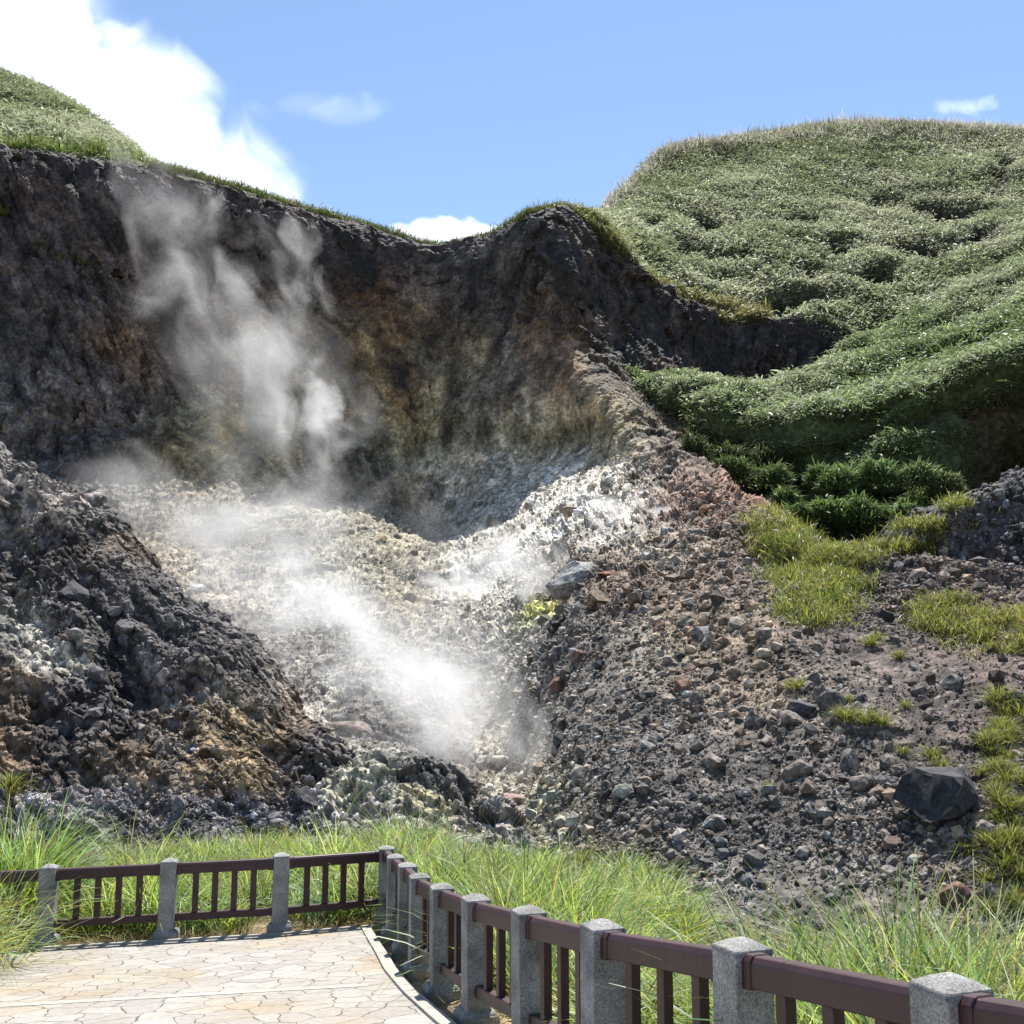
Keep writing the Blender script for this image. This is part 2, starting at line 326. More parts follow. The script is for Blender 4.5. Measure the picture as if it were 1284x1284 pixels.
blobsG = [(40, 640, 90, 30, (.20, .18, .17), 1.2), (140, 700, 50, 18, BR, .8), (60, 720, 90, 40, DV, 1.2), (90, 745, 40, 18, DV, 1.), (42, 790, 14, 32, WH, 2.4), (52, 832, 28, 12, WH, 2.), (30, 760, 10, 24, PG, 1.2), (330, 890, 10, 40, (.2, .19, .17), .8), (80, 845, 30, 14, PG, 1.), (15, 800, 22, 30, (.2, .2, .19), 1.), (160, 760, 90, 60, DG, 1.), (240, 800, 60, 50, (.085, .08, .085), 1.), (130, 880, 80, 50, DV, 1.), (20, 890, 30, 50, BR, .8), (230, 900, 40, 60, BR, .8), (300, 920, 40, 50, OC, .8), (280, 980, 50, 30, (.17, .125, .07), 1.), (180, 980, 50, 30, (.15, .11, .07), .9), (340, 930, 40, 40, BR, .7), (380, 960, 30, 40, (.075, .07, .07), 1.), (300, 860, 40, 30, (.1, .092, .095), .8), (215, 950, 18, 50, GR, .7), (20, 970, 30, 30, BR, 1.), (120, 1020, 100, 22, (.16, .15, .155), 1.2), (330, 1035, 100, 14, (.12, .115, .12), 1.2)]
colG = mixcol(G.bx + wx, G.by + wy, blobsG, (.085, .08, .085))
rv = (1 + .8 * (G.k2 - .5) + .9 * (G.k3 - .5) + .4 * (G.k1 - .5) + .8 * fbm(G.P * 1.2, 4, 73))
dG = G.P @ np.array((.75, .2, .45)); eG = G.P @ np.array((.5, .0, -.8))
sk = fbm(np.stack([dG * 1.1, G.P[:, 1] * .4, eG * .16], 1), 4, 88)
colG *= (1 + 1.3 * sk)[:, None].clip(.4, 2.2); pal = np.clip((sk - .24) * 4, 0, .6)[:, None]; colG = colG * (1 - pal) + pal * np.array((.24, .235, .225))
colG *= rv[:, None].clip(.35, 2.1) * .88
hot = G.k3 > .95; colG[hot] = colG[hot] * .6 + .4 * np.array((.33, .31, .29))
link('rocky_spur_hill', raw_mesh('rocky_spur_hill', G.P, G.F, (colG * np.array((1.06, 1., .92))).clip(.02, .75)), M_ROCK, kind='structure', label='dark rocky spur sloping down from the left')
# ---------------------------------------------------------------- H: small mound in front of the steam
hx = [330, 375, 430, 480, 530, 572, 605, 645, 690]
htop = list(zip(hx, [1020, 1000, 966, 950, 946, 960, 992, 1030, 1075], [32, 32, 31.5, 31, 31, 31, 30.5, 29.5, 28]))
htoe = list(zip(hx, [1075, 1072, 1072, 1072, 1075, 1078, 1082, 1090, 1100], [28, 27.5, 27, 26.6, 26.4, 26.2, 26, 25.8, 25.5]))
netH = rows(shift(htoe, 0, 40, -2.5), htoe, shift(lerp(htoe, htop, .35), 0, 0, .3), shift(lerp(htoe, htop, .7), 0, 0, .1), htop)
t0 = netH[-1]; netH.append([p + np.array((0, 2.2, -.7)) for p in t0]); netH.append([p + np.array((0, 6, -4)) for p in t0])
def bigH(P, N, S): return N * (.5 * fbm(P * .45, 3, 84) * np.clip(S.rv / 2, .2, 1))[:, None]
H = sheet(netH, 1.5, bigH, smallG)
wx = 20 * fbm(H.P * .5, 4, 86); wy = 20 * fbm(H.P * .5 + 3, 4, 87)
blobsH = [(530, 965, 45, 16, (.10, .10, .10), 1.4), (580, 985, 20, 20, (.12, .11, .10), 1.), (450, 985, 40, 20, (.36, .36, .28), 1.2), (540, 1000, 35, 18, (.30, .28, .17), 1.), (480, 1020, 70, 16, (.30, .29, .28), 1.2), (420, 1040, 60, 14, (.14, .135, .14), 1.), (600, 1030, 40, 20, (.26, .24, .22), 1.), (390, 970, 20, 40, WH, 1.), (500, 960, 20, 14, (.2, .2, .16), .8)]
colH = mixcol(H.bx + wx, H.by + wy, blobsH, (.2, .195, .185))
colH *= (1 + .7 * (H.k2 - .5) + .8 * (H.k3 - .5) + .9 * fbm(H.P * 1.2, 4, 74))[:, None].clip(.35, 2)
link('rocky_mound_hill', raw_mesh('rocky_mound_hill', H.P, H.F, (colH * np.array((.85, .8, .74))).clip(.02, .7)), M_ROCK, kind='structure', label='low crusted rock mound in front of the steaming ravine')
# ---------------------------------------------------------------- C: green hill on the right
rim = [(690, 287, 116), (728, 282, 117), (768, 315, 118.5), (808, 349, 121), (856, 384, 123), (905, 402, 124.5), (985, 394, 124.5), (1060, 425, 123), (1130, 438, 120), (1284, 430, 112), (1500, 410, 105)]
crest = [(715, 281, 123), (735, 277, 126), (758, 272, 152), (800, 230, 176), (840, 192, 192), (910, 179, 201), (1000, 167, 206), (1070, 158, 207), (1150, 160, 206), (1284, 168, 202), (1500, 190, 195)]
def ease(a, b, t, p=1.35): return [(x0 + (x1 - x0) * t, y0 + (y1 - y0) * t, d0 + (d1 - d0) * t ** p) for (x0, y0, d0), (x1, y1, d1) in zip(a, b)]
netC = rows(shift(rim, 0, 26, 0), shift(rim, 0, 5, -.8), shift(rim, 0, -6, 1.2), ease(rim, crest, .3), ease(rim, crest, .6), ease(rim, crest, .85), crest)
t0 = netC[-1]; netC.append([p + np.array((0, 14, -1)) for p in t0]); netC.append([p + np.array((0, 60, -30)) for p in t0])
dents = [(886, 288, 22, 13, 3.2), (1185, 268, 42, 13, 4.2), (1110, 255, 26, 11, 3.), (1050, 318, 26, 12, 2.8), (1255, 225, 14, 24, 3.), (1242, 375, 20, 12, 2.6), (1160, 320, 50, 16, 3.2), (1010, 355, 22, 11, 2.5), (930, 325, 16, 8, 2.), (1090, 355, 30, 12, 2.6), (1235, 300, 26, 14, 2.8), (985, 385, 40, 14, 2.8), (810, 285, 18, 10, 1.8), (1000, 285, 26, 8, 1.5), (1190, 405, 26, 8, 1.8), (960, 300, 20, 7, 1.5), (845, 320, 20, 8, 1.6)]
def dentf(x, y):
    d = 0
    for cx_, cy_, sx, sy, a in dents:
        q = ((x - cx_) / sx) ** 2 + ((y - cy_) / sy) ** 2
        d = d + a * np.exp(-q ** 2)
    return d
def bigC(P, N, S):
    wxx = 30 * fbm(P * .09, 4, 91); wyy = 12 * fbm(P * .09 + 20, 3, 92)
    S.dent = dentf(S.bx + wxx, S.by + wyy) * np.clip(.62 + 1.5 * fbm(P * np.array((.16, .1, .25)), 3, 104), .1, 1.25)
    lowr = np.clip((S.by - 220) / 160, .25, 1)
    S.dent = S.dent + np.clip(fbm(P * np.array((.075, .06, .13)), 3, 100) - .22, 0, 1) * 3 * np.clip((S.by - 215) / 120, 0, 1) * (S.rv > 1.6)
    d = P @ np.array((.8, .3, .5)); st = np.stack([d * .16, P[:, 1] * .05, (P @ np.array((-.5, .2, .8))) * .05], 1)
    h = 2.6 * fbm(P * .035, 2, 93) + lowr * (2.8 * fbm(P * .11, 3, 94) + 1.0 * ridged(st, 2, 95)) + .35 * ridged(P * .16, 2, 99)
    crest_f = np.clip((6.0 - S.rv) / 1.0, .08, 1)
    return N * (h * crest_f)[:, None] - np.array((0, -1.1, .45)) * S.dent[:, None]
def smallC(P, N, S):
    return N * (.3 * ridged(P * .33, 2, 96) + .45 * fbm(P * .6, 3, 97))[:, None]
Cs = sheet(netC, 2.2, bigC, smallC)
colC = np.tile(np.array((.05, .056, .032)), (len(Cs.P), 1)) * (1 + .6 * fbm(Cs.P * .3, 3, 98))[:, None]
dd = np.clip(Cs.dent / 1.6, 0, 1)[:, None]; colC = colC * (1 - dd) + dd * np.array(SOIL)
lowe = np.clip((1.6 - Cs.rv) / .4, 0, 1)[:, None]; colC = colC * (1 - lowe) + lowe * np.array(DV)
link('grassy_hill', raw_mesh('grassy_hill', Cs.P, Cs.F, colC.clip(.015, .5), True), M_HILL, kind='structure', label='green bamboo covered hill on the right')
# ---------------------------------------------------------------- I: green hill on the left
ix = [-260, -100, 0, 60, 120, 160, 185]
ifr = list(zip(ix, [200, 196, 193, 195, 204, 214, 221], [106.5, 107, 107.5, 108, 109, 109.5, 110]))
icr = list(zip(ix, [40, 60, 95, 118, 158, 188, 214], [160, 158, 152, 148, 138, 128, 118]))
netI = rows(shift(ifr, 0, 14, 0), shift(ifr, 0, 2, -.6), shift(ifr, 0, -5, 1.), ease(ifr, icr, .35), ease(ifr, icr, .7), icr)
t0 = netI[-1]; netI.append([p + np.array((0, 10, -1)) for p in t0]); netI.append([p + np.array((0, 40, -25)) for p in t0])
def bigI(P, N, S): return N * ((1.6 * fbm(P * .08, 3, 101) + .9 * fbm(P * .3, 3, 102)) * np.clip((5.0 - S.rv) / .9, .12, 1))[:, None]
Is = sheet(netI, 2.2, bigI, smallC)
colI = np.tile(np.array((.055, .068, .03)), (len(Is.P), 1)) * (1 + .6 * fbm(Is.P * .3, 3, 98))[:, None]
link('grassy_hill', raw_mesh('grassy_hill_left', Is.P, Is.F, colI.clip(.015, .5), True), M_HILL, kind='structure', label='green hill crest at the upper left above the dark cliff')
# ---------------------------------------------------------------- D: green spur with a shaded face
lip = [(780, 488, 106), (850, 503, 98), (900, 526, 90), (960, 550, 85), (1020, 550, 82), (1080, 542, 80), (1140, 520, 78), (1210, 490, 76), (1284, 457, 74), (1500, 380, 70)]
dtop = [(778, 484, 109), (850, 487, 104), (900, 487, 101), (960, 490, 98), (1020, 473, 99), (1080, 446, 100), (1140, 420, 102), (1210, 385, 105), (1284, 345, 108), (1500, 270, 108)]
base = [(800, 600, 106), (850, 640, 97), (905, 655, 94), (960, 662, 90.5), (1020, 674, 88), (1080, 678, 86), (1140, 668, 84), (1210, 656, 82), (1284, 645, 80), (1500, 640, 68)]
apr = [(800, 660, 96), (850, 690, 88), (905, 700, 79), (960, 706, 73), (1020, 712, 70), (1080, 716, 68), (1140, 712, 66), (1210, 706, 64), (1284, 700, 62), (1500, 700, 60)]
netD = rows(apr, base, [(x, y, d + o) for (x, y, d), o in zip(lerp(base, lip, .5), [1.6, 1.6, 2.2, 2, -2, -4.5, -5, -2, 1.6, 1.6])], shift(lip, 0, 9, 2.2), shift(lip, 0, -3, .4), shift(lerp(lip, dtop, .4), 0, -4, 0), dtop)
t0 = netD[-1]; netD.append([p + np.array((0, 5, -.6)) for p in t0]); netD.append([p + np.array((0, 16, -9)) for p in t0])
def bigD(P, N, S): return N * ((2.4 * fbm(P * .12, 3, 111) + 1.3 * ridged(P * .22, 2, 112) + .9 * fbm(P * .5, 2, 116) + 1.5 * np.exp(-((S.bx - 1110) / 95) ** 4 - ((S.by - 610) / 65) ** 4) * ridged(P * .38, 2, 117)) * np.clip(S.rv, .4, 1) * .8)[:, None] + np.array((0, 1, 0)) * (1.6 * fbm(P * np.array((.3, .05, .05)), 3, 115))[:, None]
D = sheet(netD, 2.0, bigD, smallC)
colD = np.tile(np.array((.05, .065, .028)), (len(D.P), 1)) * (1 + .6 * fbm(D.P * .3, 3, 98))[:, None]
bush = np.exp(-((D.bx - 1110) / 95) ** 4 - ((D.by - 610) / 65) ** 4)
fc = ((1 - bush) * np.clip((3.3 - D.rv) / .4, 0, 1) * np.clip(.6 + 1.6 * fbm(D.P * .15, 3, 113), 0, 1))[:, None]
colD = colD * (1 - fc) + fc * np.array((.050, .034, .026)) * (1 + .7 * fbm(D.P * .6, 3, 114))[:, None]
link('grassy_spur_hill', raw_mesh('grassy_spur_hill', D.P, D.F, colD.clip(.012, .5), True), M_HILL, kind='structure', label='green topped spur with dark overhung face on the right')
# ---------------------------------------------------------------- E: dark outcrop at the right
ex = [1030, 1080, 1120, 1180, 1230, 1284, 1400, 1520]
etop = list(zip(ex, [745, 720, 696, 659, 632, 616, 604, 604], [43, 43, 42.5, 42, 42, 42, 41, 40]))
etoe = list(zip(ex, [775, 790, 800, 805, 815, 830, 840, 840], [38, 36.5, 35.5, 34.5, 33.5, 32.5, 31.5, 31]))
netE = rows(shift(etoe, 0, 40, -1), etoe, shift(lerp(etoe, etop, .35), 0, 0, 2.2), shift(lerp(etoe, etop, .75), 0, 0, 1), etop)
t0 = netE[-1]; netE.append([p + np.array((0, 4, -.6)) for p in t0]); netE.append([p + np.array((0, 14, -6)) for p in t0])
def bigE(P, N, S): return N * ((.9 * ridged(P * np.array((.35, .2, .12)), 3, 121) + .6 * fbm(P * .3, 3, 122)) * np.clip(S.rv / 2, .2, 1))[:, None]
E = sheet(netE, 1.6, bigE, smallG)
wx = 18 * fbm(E.P * .3, 4, 86); wy = 18 * fbm(E.P * .3 + 3, 4, 87)
colE = mixcol(E.bx + wx, E.by + wy, [(1140, 740, 40, 30, (.18, .155, .145), 1.), (1200, 690, 60, 40, (.075, .068, .07), 1.), (1260, 700, 40, 70, DV, 1.2), (1284, 640, 50, 20, DG, .8), (1100, 760, 50, 30, (.16, .13, .12), 1.)], (.085, .075, .072))
colE *= (1 + .7 * (E.k2 - .5) + .8 * (E.k3 - .5) + .8 * fbm(E.P * 1., 4, 74))[:, None].clip(.35, 2)
link('dark_outcrop_hill', raw_mesh('dark_outcrop_hill', E.P, E.F, colE.clip(.02, .6)), M_ROCK, kind='structure', label='dark rock outcrop at the right edge below the spur')
# ---------------------------------------------------------------- fence posts (from the photo) and the path surface
FR = [(1.50, 3.85), (1.03, 5.08), (.545, 6.35), (.12, 7.62), (-.275, 8.88), (-.62, 10.12), (-.915, 11.37), (-1.175, 12.62), (-1.45, 13.88), (-1.70, 15.1)]
topy = [1213, 1170, 1152, 1138, 1126, 1112, 1099, 1083, 1072, 1061]
gpts = [(x, y, at(642, ty, y)[2] - 1.0) for (x, y), ty in zip(FR, topy)]
DR = [3.85, 5.08, 6.35, 7.62, 8.88, 10.12, 11.37, 12.62, 13.88, 15.1]; PXR = [1190, 928, 755, 664, 598, 555, 527, 511, 496, 485]
FR = []
for d_, x_, t_ in zip(DR, PXR, topy): Y_ = (d_ + 1.6 * SP * (1 if d_ < 8 else 1.5)) / CP; FR.append((float(at(x_, t_, Y_)[0]), Y_))
FL = [(float(at(352, 1100, 15.1)[0]), 15.1, 1168), (float(at(211, 1110, 14.9)[0]), 14.9, 1176), (float(at(60, 1120, 14.7)[0]), 14.7, 1185)]
for x, y, by in FL: gpts.append((x, y, at(642, by, y)[2]))
gpts += [(0, 0, -.02), (-1.5, 1, -.1), (0, 0, -.02)]
gp = np.array(gpts)
Am = np.stack([np.ones(len(gp)), gp[:, 1], gp[:, 1] ** 2, gp[:, 0]], 1)
gc = np.linalg.lstsq(Am, gp[:, 2], rcond=None)[0]
def pz(x, y): 
    y = np.clip(y, -6, 15.3)
    return gc[0] + gc[1] * y + gc[2] * y * y + gc[3] * np.clip(x, -9, 3)
def rowx(y): return np.interp(y, [-6] + [p[1] for p in FR], [4.4] + [p[0] for p in FR])
def fary(x): return np.interp(x, [-14, FL[2][0], FL[1][0], FL[0][0], FR[9][0], 0], [13.9, 14.7, 14.9, 15.1, FR[9][1], 15.6])
def gz(x, y):
    z = pz(x, y)
    far = np.clip(y - fary(x), 0, 40)
    side = np.clip(x - rowx(np.clip(y, -6, 15.1)) - .3, 0, 40)
    z = z - .04 * far - .35 * np.clip(side, 0, 1.2) - .10 * np.clip(side - 1.2, 0, 4) - .26 * np.clip(side - 5.2, 0, 6)
    return z
gx_ = np.concatenate([np.linspace(-160, -16, 30), np.linspace(-15.8, 26, 260), np.linspace(27, 160, 30)])
gy_ = np.concatenate([np.linspace(-160, -8, 25), np.linspace(-7.8, 34, 260)])
GX, GY = np.meshgrid(gx_, gy_)
P = np.stack([GX.ravel(), GY.ravel(), gz(GX.ravel(), GY.ravel())], 1)
inside = (P[:, 0] < rowx(P[:, 1]) + .1) & (P[:, 1] < fary(P[:, 0]) + .05)
bmp = .06 * fbm(P * 1.3, 3, 131) + .02 * fbm(P * 6, 2, 132)
P[:, 2] += np.where(inside, -.09, bmp - .05)
i = np.arange(GX.size).reshape(GX.shape)
Fq = np.stack([i[:-1, :-1], i[:-1, 1:], i[1:, 1:], i[1:, :-1]], 2).reshape(-1, 4)
cg = np.array((.27, .20, .13)) * (1 + .6 * fbm(P * 2.2, 4, 133))[:, None]
gf = np.clip((P[:, 1] - 19) / 2, 0, 1)[:, None]
gg = np.clip((np.hypot(np.maximum(P[:, 0] - rowx(P[:, 1]), 0), np.maximum(P[:, 1] - fary(P[:, 0]), 0)) - .7) / .6, 0, 1)[:, None]
cg = cg * (1 - gg) + gg * np.array((.10, .095, .05))
cg = cg * (1 - gf) + gf * np.array((.10, .094, .088)) * (1 + .8 * fbm(P * 4, 3, 134))[:, None]
link('ground', raw_mesh('ground', P, Fq, cg.clip(.03, .5), True), M_GROUND, kind='structure', label='brown soil and straw under the railing and grass')
# paved path
def strip_mesh(name, fn, nu, nv, dz):
    u, v = np.meshgrid(np.linspace(0, 1, nu), np.linspace(0, 1, nv))
    x, y = fn(u.ravel(), v.ravel())
    P = np.stack([x, y, pz(x, y) + dz], 1)
    i = np.arange(nu * nv).reshape(nv, nu)
    return P, np.stack([i[:-1, :-1], i[:-1, 1:], i[1:, 1:], i[1:, :-1]], 2).reshape(-1, 4)
def pathfn(u, v):
    y = -6 + v * 20.75
    xr = rowx(y) - .37
    x = -14 + u * (xr + 14)
    return x, y - (1 - np.clip((fary(x) - 14.0) / .95, 0, 1)) * v * 1.0 * 0 + v * (fary(x) - .22 - 14.75)
P_, F_ = strip_mesh('paved_path', pathfn, 90, 110, 0.0)
def paving_material():
    m, nt, ns, L = mat('flagstone_paving')
    out = nd(ns, 'ShaderNodeOutputMaterial'); b = nd(ns, 'ShaderNodeBsdfPrincipled', Roughness=.75)
    g = nd(ns, 'ShaderNodeNewGeometry')
    mp = nd(ns, 'ShaderNodeMapping'); mp.inputs['Scale'].default_value = (1.0, 1.0, .001); L.new(g.outputs['Position'], mp.inputs[0])
    nz = nd(ns, 'ShaderNodeTexNoise', Scale=2.6, Detail=3.); L.new(mp.outputs[0], nz.inputs['Vector'])
    wv = nd(ns, 'ShaderNodeVectorMath', operation='MULTIPLY_ADD'); wv.inputs[1].default_value = (.22, .22, 0); L.new(nz.outputs['Color'], wv.inputs[0]); L.new(mp.outputs[0], wv.inputs[2])
    ve = nd(ns, 'ShaderNodeTexVoronoi', Scale=3.3, feature='DISTANCE_TO_EDGE'); vc = nd(ns, 'ShaderNodeTexVoronoi', Scale=3.3)
    ve.voronoi_dimensions = '2D'; vc.voronoi_dimensions = '2D'
    L.new(wv.outputs[0], ve.inputs['Vector']); L.new(wv.outputs[0], vc.inputs['Vector'])
    n3 = nd(ns, 'ShaderNodeTexNoise', Scale=5., Detail=4.); L.new(mp.outputs[0], n3.inputs['Vector'])
    wd = nd(ns, 'ShaderNodeMapRange'); wd.inputs[1].default_value = .35; wd.inputs[2].default_value = .75; wd.inputs[3].default_value = .010; wd.inputs[4].default_value = .058; L.new(n3.outputs[0], wd.inputs[0])
    cmp_ = nd(ns, 'ShaderNodeMath', operation='DIVIDE'); L.new(ve.outputs[0], cmp_.inputs[0]); L.new(wd.outputs[0], cmp_.inputs[1])
    cl = nd(ns, 'ShaderNodeMapRange'); cl.inputs[1].default_value = .45; cl.inputs[2].default_value = .95; L.new(cmp_.outputs[0], cl.inputs[0])
    cr = nd(ns, 'ShaderNodeValToRGB'); sp = nd(ns, 'ShaderNodeSeparateColor'); L.new(vc.outputs['Color'], sp.inputs[0]); L.new(sp.outputs[0], cr.inputs[0])
    e = cr.color_ramp.elements; e[0].color = (.275, .25, .23, 1); e[1].color = (.33, .315, .295, 1)
    for p_, c_ in ((.3, (.30, .275, .24, 1)), (.55, (.285, .265, .245, 1)), (.75, (.33, .305, .27, 1))):
        q = e.new(p_); q.color = c_
    n4 = nd(ns, 'ShaderNodeTexNoise', Scale=.55, Detail=5.); L.new(mp.outputs[0], n4.inputs['Vector'])
    n5 = nd(ns, 'ShaderNodeTexNoise', Scale=14., Detail=6., Roughness=.7); L.new(g.outputs['Position'], n5.inputs['Vector'])
    st = nd(ns, 'ShaderNodeValToRGB'); L.new(n4.outputs[0], st.inputs[0]); st.color_ramp.elements[0].position = .5; st.color_ramp.elements[1].position = .64
    st.color_ramp.elements[0].color = (1, 1, 1, 1); st.color_ramp.elements[1].color = (1.0, .87, .66, 1)
    m1 = nd(ns, 'ShaderNodeVectorMath', operation='MULTIPLY'); L.new(cr.outputs[0], m1.inputs[0]); L.new(st.outputs[0], m1.inputs[1])
    r5 = nd(ns, 'ShaderNodeMapRange'); r5.inputs[1].default_value = .3; r5.inputs[2].default_value = .7; r5.inputs[3].default_value = .72; r5.inputs[4].default_value = 1.12; L.new(n5.outputs[0], r5.inputs[0])
    m2 = nd(ns, 'ShaderNodeVectorMath', operation='SCALE'); L.new(m1.outputs[0], m2.inputs[0]); L.new(r5.outputs[0], m2.inputs['Scale'])
    mx = nd(ns, 'ShaderNodeMixRGB'); mx.inputs[1].default_value = (.085, .065, .048, 1); L.new(cl.outputs[0], mx.inputs[0]); L.new(m2.outputs[0], mx.inputs[2])
    L.new(mx.outputs[0], b.inputs['Base Color'])
    ad = nd(ns, 'ShaderNodeMath', operation='MULTIPLY_ADD'); L.new(n5.outputs[0], ad.inputs[0]); ad.inputs[1].default_value = .25; L.new(cl.outputs[0], ad.inputs[2])
    bp = nd(ns, 'ShaderNodeBump', Strength=.5, Distance=.012); L.new(ad.outputs[0], bp.inputs['Height']); L.new(bp.outputs[0], b.inputs['Normal'])
    L.new(b.outputs[0], out.inputs[0]); return m
link('paved_path', raw_mesh('paved_path', P_, F_, None, True), paving_material(), kind='structure', label='pale crazy paved viewing terrace and path')
def speck_material(name, col, amp=.35, scale=160., rough=.8, stain=.25):
    m, nt, ns, L = mat(name)
    out = nd(ns, 'ShaderNodeOutputMaterial'); b = nd(ns, 'ShaderNodeBsdfPrincipled', Roughness=rough)
    g = nd(ns, 'ShaderNodeNewGeometry')
    n = nd(ns, 'ShaderNodeTexNoise', Scale=scale, Detail=4., Roughness=.75); L.new(g.outputs['Position'], n.inputs['Vector'])
    n2 = nd(ns, 'ShaderNodeTexNoise', Scale=4.5, Detail=5.); L.new(g.outputs['Position'], n2.inputs['Vector'])
    r = nd(ns, 'ShaderNodeMapRange'); r.inputs[1].default_value = .3; r.inputs[2].default_value = .7; r.inputs[3].default_value = 1 - amp; r.inputs[4].default_value = 1 + amp; L.new(n.outputs[0], r.inputs[0])
    r2 = nd(ns, 'ShaderNodeMapRange'); r2.inputs[1].default_value = .3; r2.inputs[2].default_value = .7; r2.inputs[3].default_value = 1 - stain; r2.inputs[4].default_value = 1 + stain; L.new(n2.outputs[0], r2.inputs[0])
    mu = nd(ns, 'ShaderNodeMath', operation='MULTIPLY'); L.new(r.outputs[0], mu.inputs[0]); L.new(r2.outputs[0], mu.inputs[1])
    v = nd(ns, 'ShaderNodeVectorMath', operation='SCALE'); v.inputs[0].default_value = col; L.new(mu.outputs[0], v.inputs['Scale']); L.new(v.outputs[0], b.inputs['Base Color'])
    bp = nd(ns, 'ShaderNodeBump', Strength=.35, Distance=.004); L.new(n.outputs[0], bp.inputs['Height']); L.new(bp.outputs[0], b.inputs['Normal'])
    L.new(b.outputs[0], out.inputs[0]); return m
M_POST = speck_material('washed_granite', (.21, .205, .195), .75, 85., .85, .42)
M_KERB = speck_material('pale_concrete', (.33, .31, .275), .12, 60., .85, .12)
M_STRIP = speck_material('pale_strip_stone', (.40, .36, .29), .1, 60., .85, .1)
M_WOOD = speck_material('maroon_painted_wood', (.036, .010, .0125), .25, 30., .5, .35)
# kerb edging and the pale band across the path
def box_path(pts, w, h, z0=0.0):
    """ribbon of rectangular section along a path of (x,y) points, following the ground"""
    pts = np.array(pts, float); d = np.gradient(pts, axis=0); d /= np.linalg.norm(d, axis=1, keepdims=True)
    nrm = np.stack([-d[:, 1], d[:, 0]], 1); V, Fc = [], []
    for p, n in zip(pts, nrm):
        a, b = p - n * w / 2, p + n * w / 2
        za, zb = pz(*a), pz(*b)
        V += [(*a, za + z0), (*b, zb + z0), (*b, zb + z0 + h), (*a, za + z0 + h)]
    for k in range(len(pts) - 1):
        o, q = 4 * k, 4 * k + 4
        for a, b in ((0, 1), (1, 2), (2, 3), (3, 0)): Fc.append((o + a, o + b, q + b, q + a))
    Fc.append((0, 1, 2, 3)); Fc.append((len(V) - 4, len(V) - 1, len(V) - 2, len(V) - 3))
    return raw_mesh('k', V, Fc)
ys = np.linspace(-5, FR[9][1] - .3, 60)
link('path_kerb', box_path([(rowx(y) - .29, y) for y in ys], .12, .085, -.06), M_KERB, kind='structure', label='pale concrete edging of the path along the near railing')
xs = np.linspace(-14, FR[9][0] - .35, 40)
link('path_kerb', box_path([(x, fary(x) - .2) for x in xs], .12, .085, -.06), M_KERB, kind='structure', label='pale concrete edging at the far end of the terrace')
def strip(y0, slope, w, x0, x1):
    xs = np.linspace(x0, x1, 40)
    V = []; 
    for x in xs:
        for s in (0, 1):
            y = y0 + slope * x + (s - .5) * w
            V.append((x, y, pz(x, y) + .004))
    return raw_mesh('s', V, [(2 * k, 2 * k + 2, 2 * k + 3, 2 * k + 1) for k in range(39)])
link('path_band', strip(11.2, .10, .14, -10, -1.35), M_STRIP, kind='structure', label='narrow pale band set across the paving')
# ---------------------------------------------------------------- railing
def bev_box(x0, x1, y0, y1, z0, z1, b=.008):
    """chamfered box as verts, faces"""
    import bmesh
    bm = bmesh.new(); bmesh.ops.create_cube(bm, size=1)
    for v in bm.verts: v.co = Vector((x0 + (v.co.x + .5) * (x1 - x0), y0 + (v.co.y + .5) * (y1 - y0), z0 + (v.co.z + .5) * (z1 - z0)))
    bmesh.ops.bevel(bm, geom=bm.edges[:], offset=b, segments=2, affect='EDGES', profile=.6)
    return bm
def bm_mesh(name, bm, m):
    me = bpy.data.meshes.new(name); bm.to_mesh(me); bm.free(); me.materials.append(m); return me
def post_mesh():
    import bmesh
    bm = bev_box(-.1, .1, -.1, .1, .02, .945, .010)
    return bm_mesh('post', bm, M_POST)
def cap_mesh():
    import bmesh
    bm = bmesh.new()
    r = .103; prof = [(r, .935), (r, .950), (r * .93, .962), (r * .5, .986), (.012, 1.0)]
    prev = None
    for rr, z in prof:
        ring = [bm.verts.new((sx * rr, sy * rr, z)) for sx, sy in ((-1, -1), (1, -1), (1, 1), (-1, 1))]
        if prev: 
            for k in range(4): bm.faces.new((prev[k], prev[(k + 1) % 4], ring[(k + 1) % 4], ring[k]))
        else: bm.faces.new(ring[::-1])
        prev = ring
    bm.faces.new(prev)
    bmesh.ops.bevel(bm, geom=[e for e in bm.edges if abs(e.verts[0].co.z - e.verts[1].co.z) > 1e-4 or e.verts[0].co.z < .951], offset=.006, segments=2, affect='EDGES')
    return bm_mesh('post_cap', bm, M_POST)
def base_mesh():
    import bmesh
    bm = bmesh.new(); prof = [(.155, -.12), (.155, .085), (.145, .105), (.112, .135)]
    prev = None
    for rr, z in prof:
        ring = [bm.verts.new((sx * rr, sy * rr, z)) for sx, sy in ((-1, -1), (1, -1), (1, 1), (-1, 1))]
        if prev:
            for k in range(4): bm.faces.new((prev[k], prev[(k + 1) % 4], ring[(k + 1) % 4], ring[k]))
        else: bm.faces.new(ring[::-1])
        prev = ring
    bm.faces.new(prev)
    bmesh.ops.bevel(bm, geom=bm.edges[:], offset=.012, segments=2, affect='EDGES')
    return bm_mesh('post_base', bm, M_POST)
PM, CM, BM = post_mesh(), cap_mesh(), base_mesh()
bal = bm_mesh('baluster', bev_box(-.0375, .0375, -.028, .028, 0, .48, .005), M_WOOD)
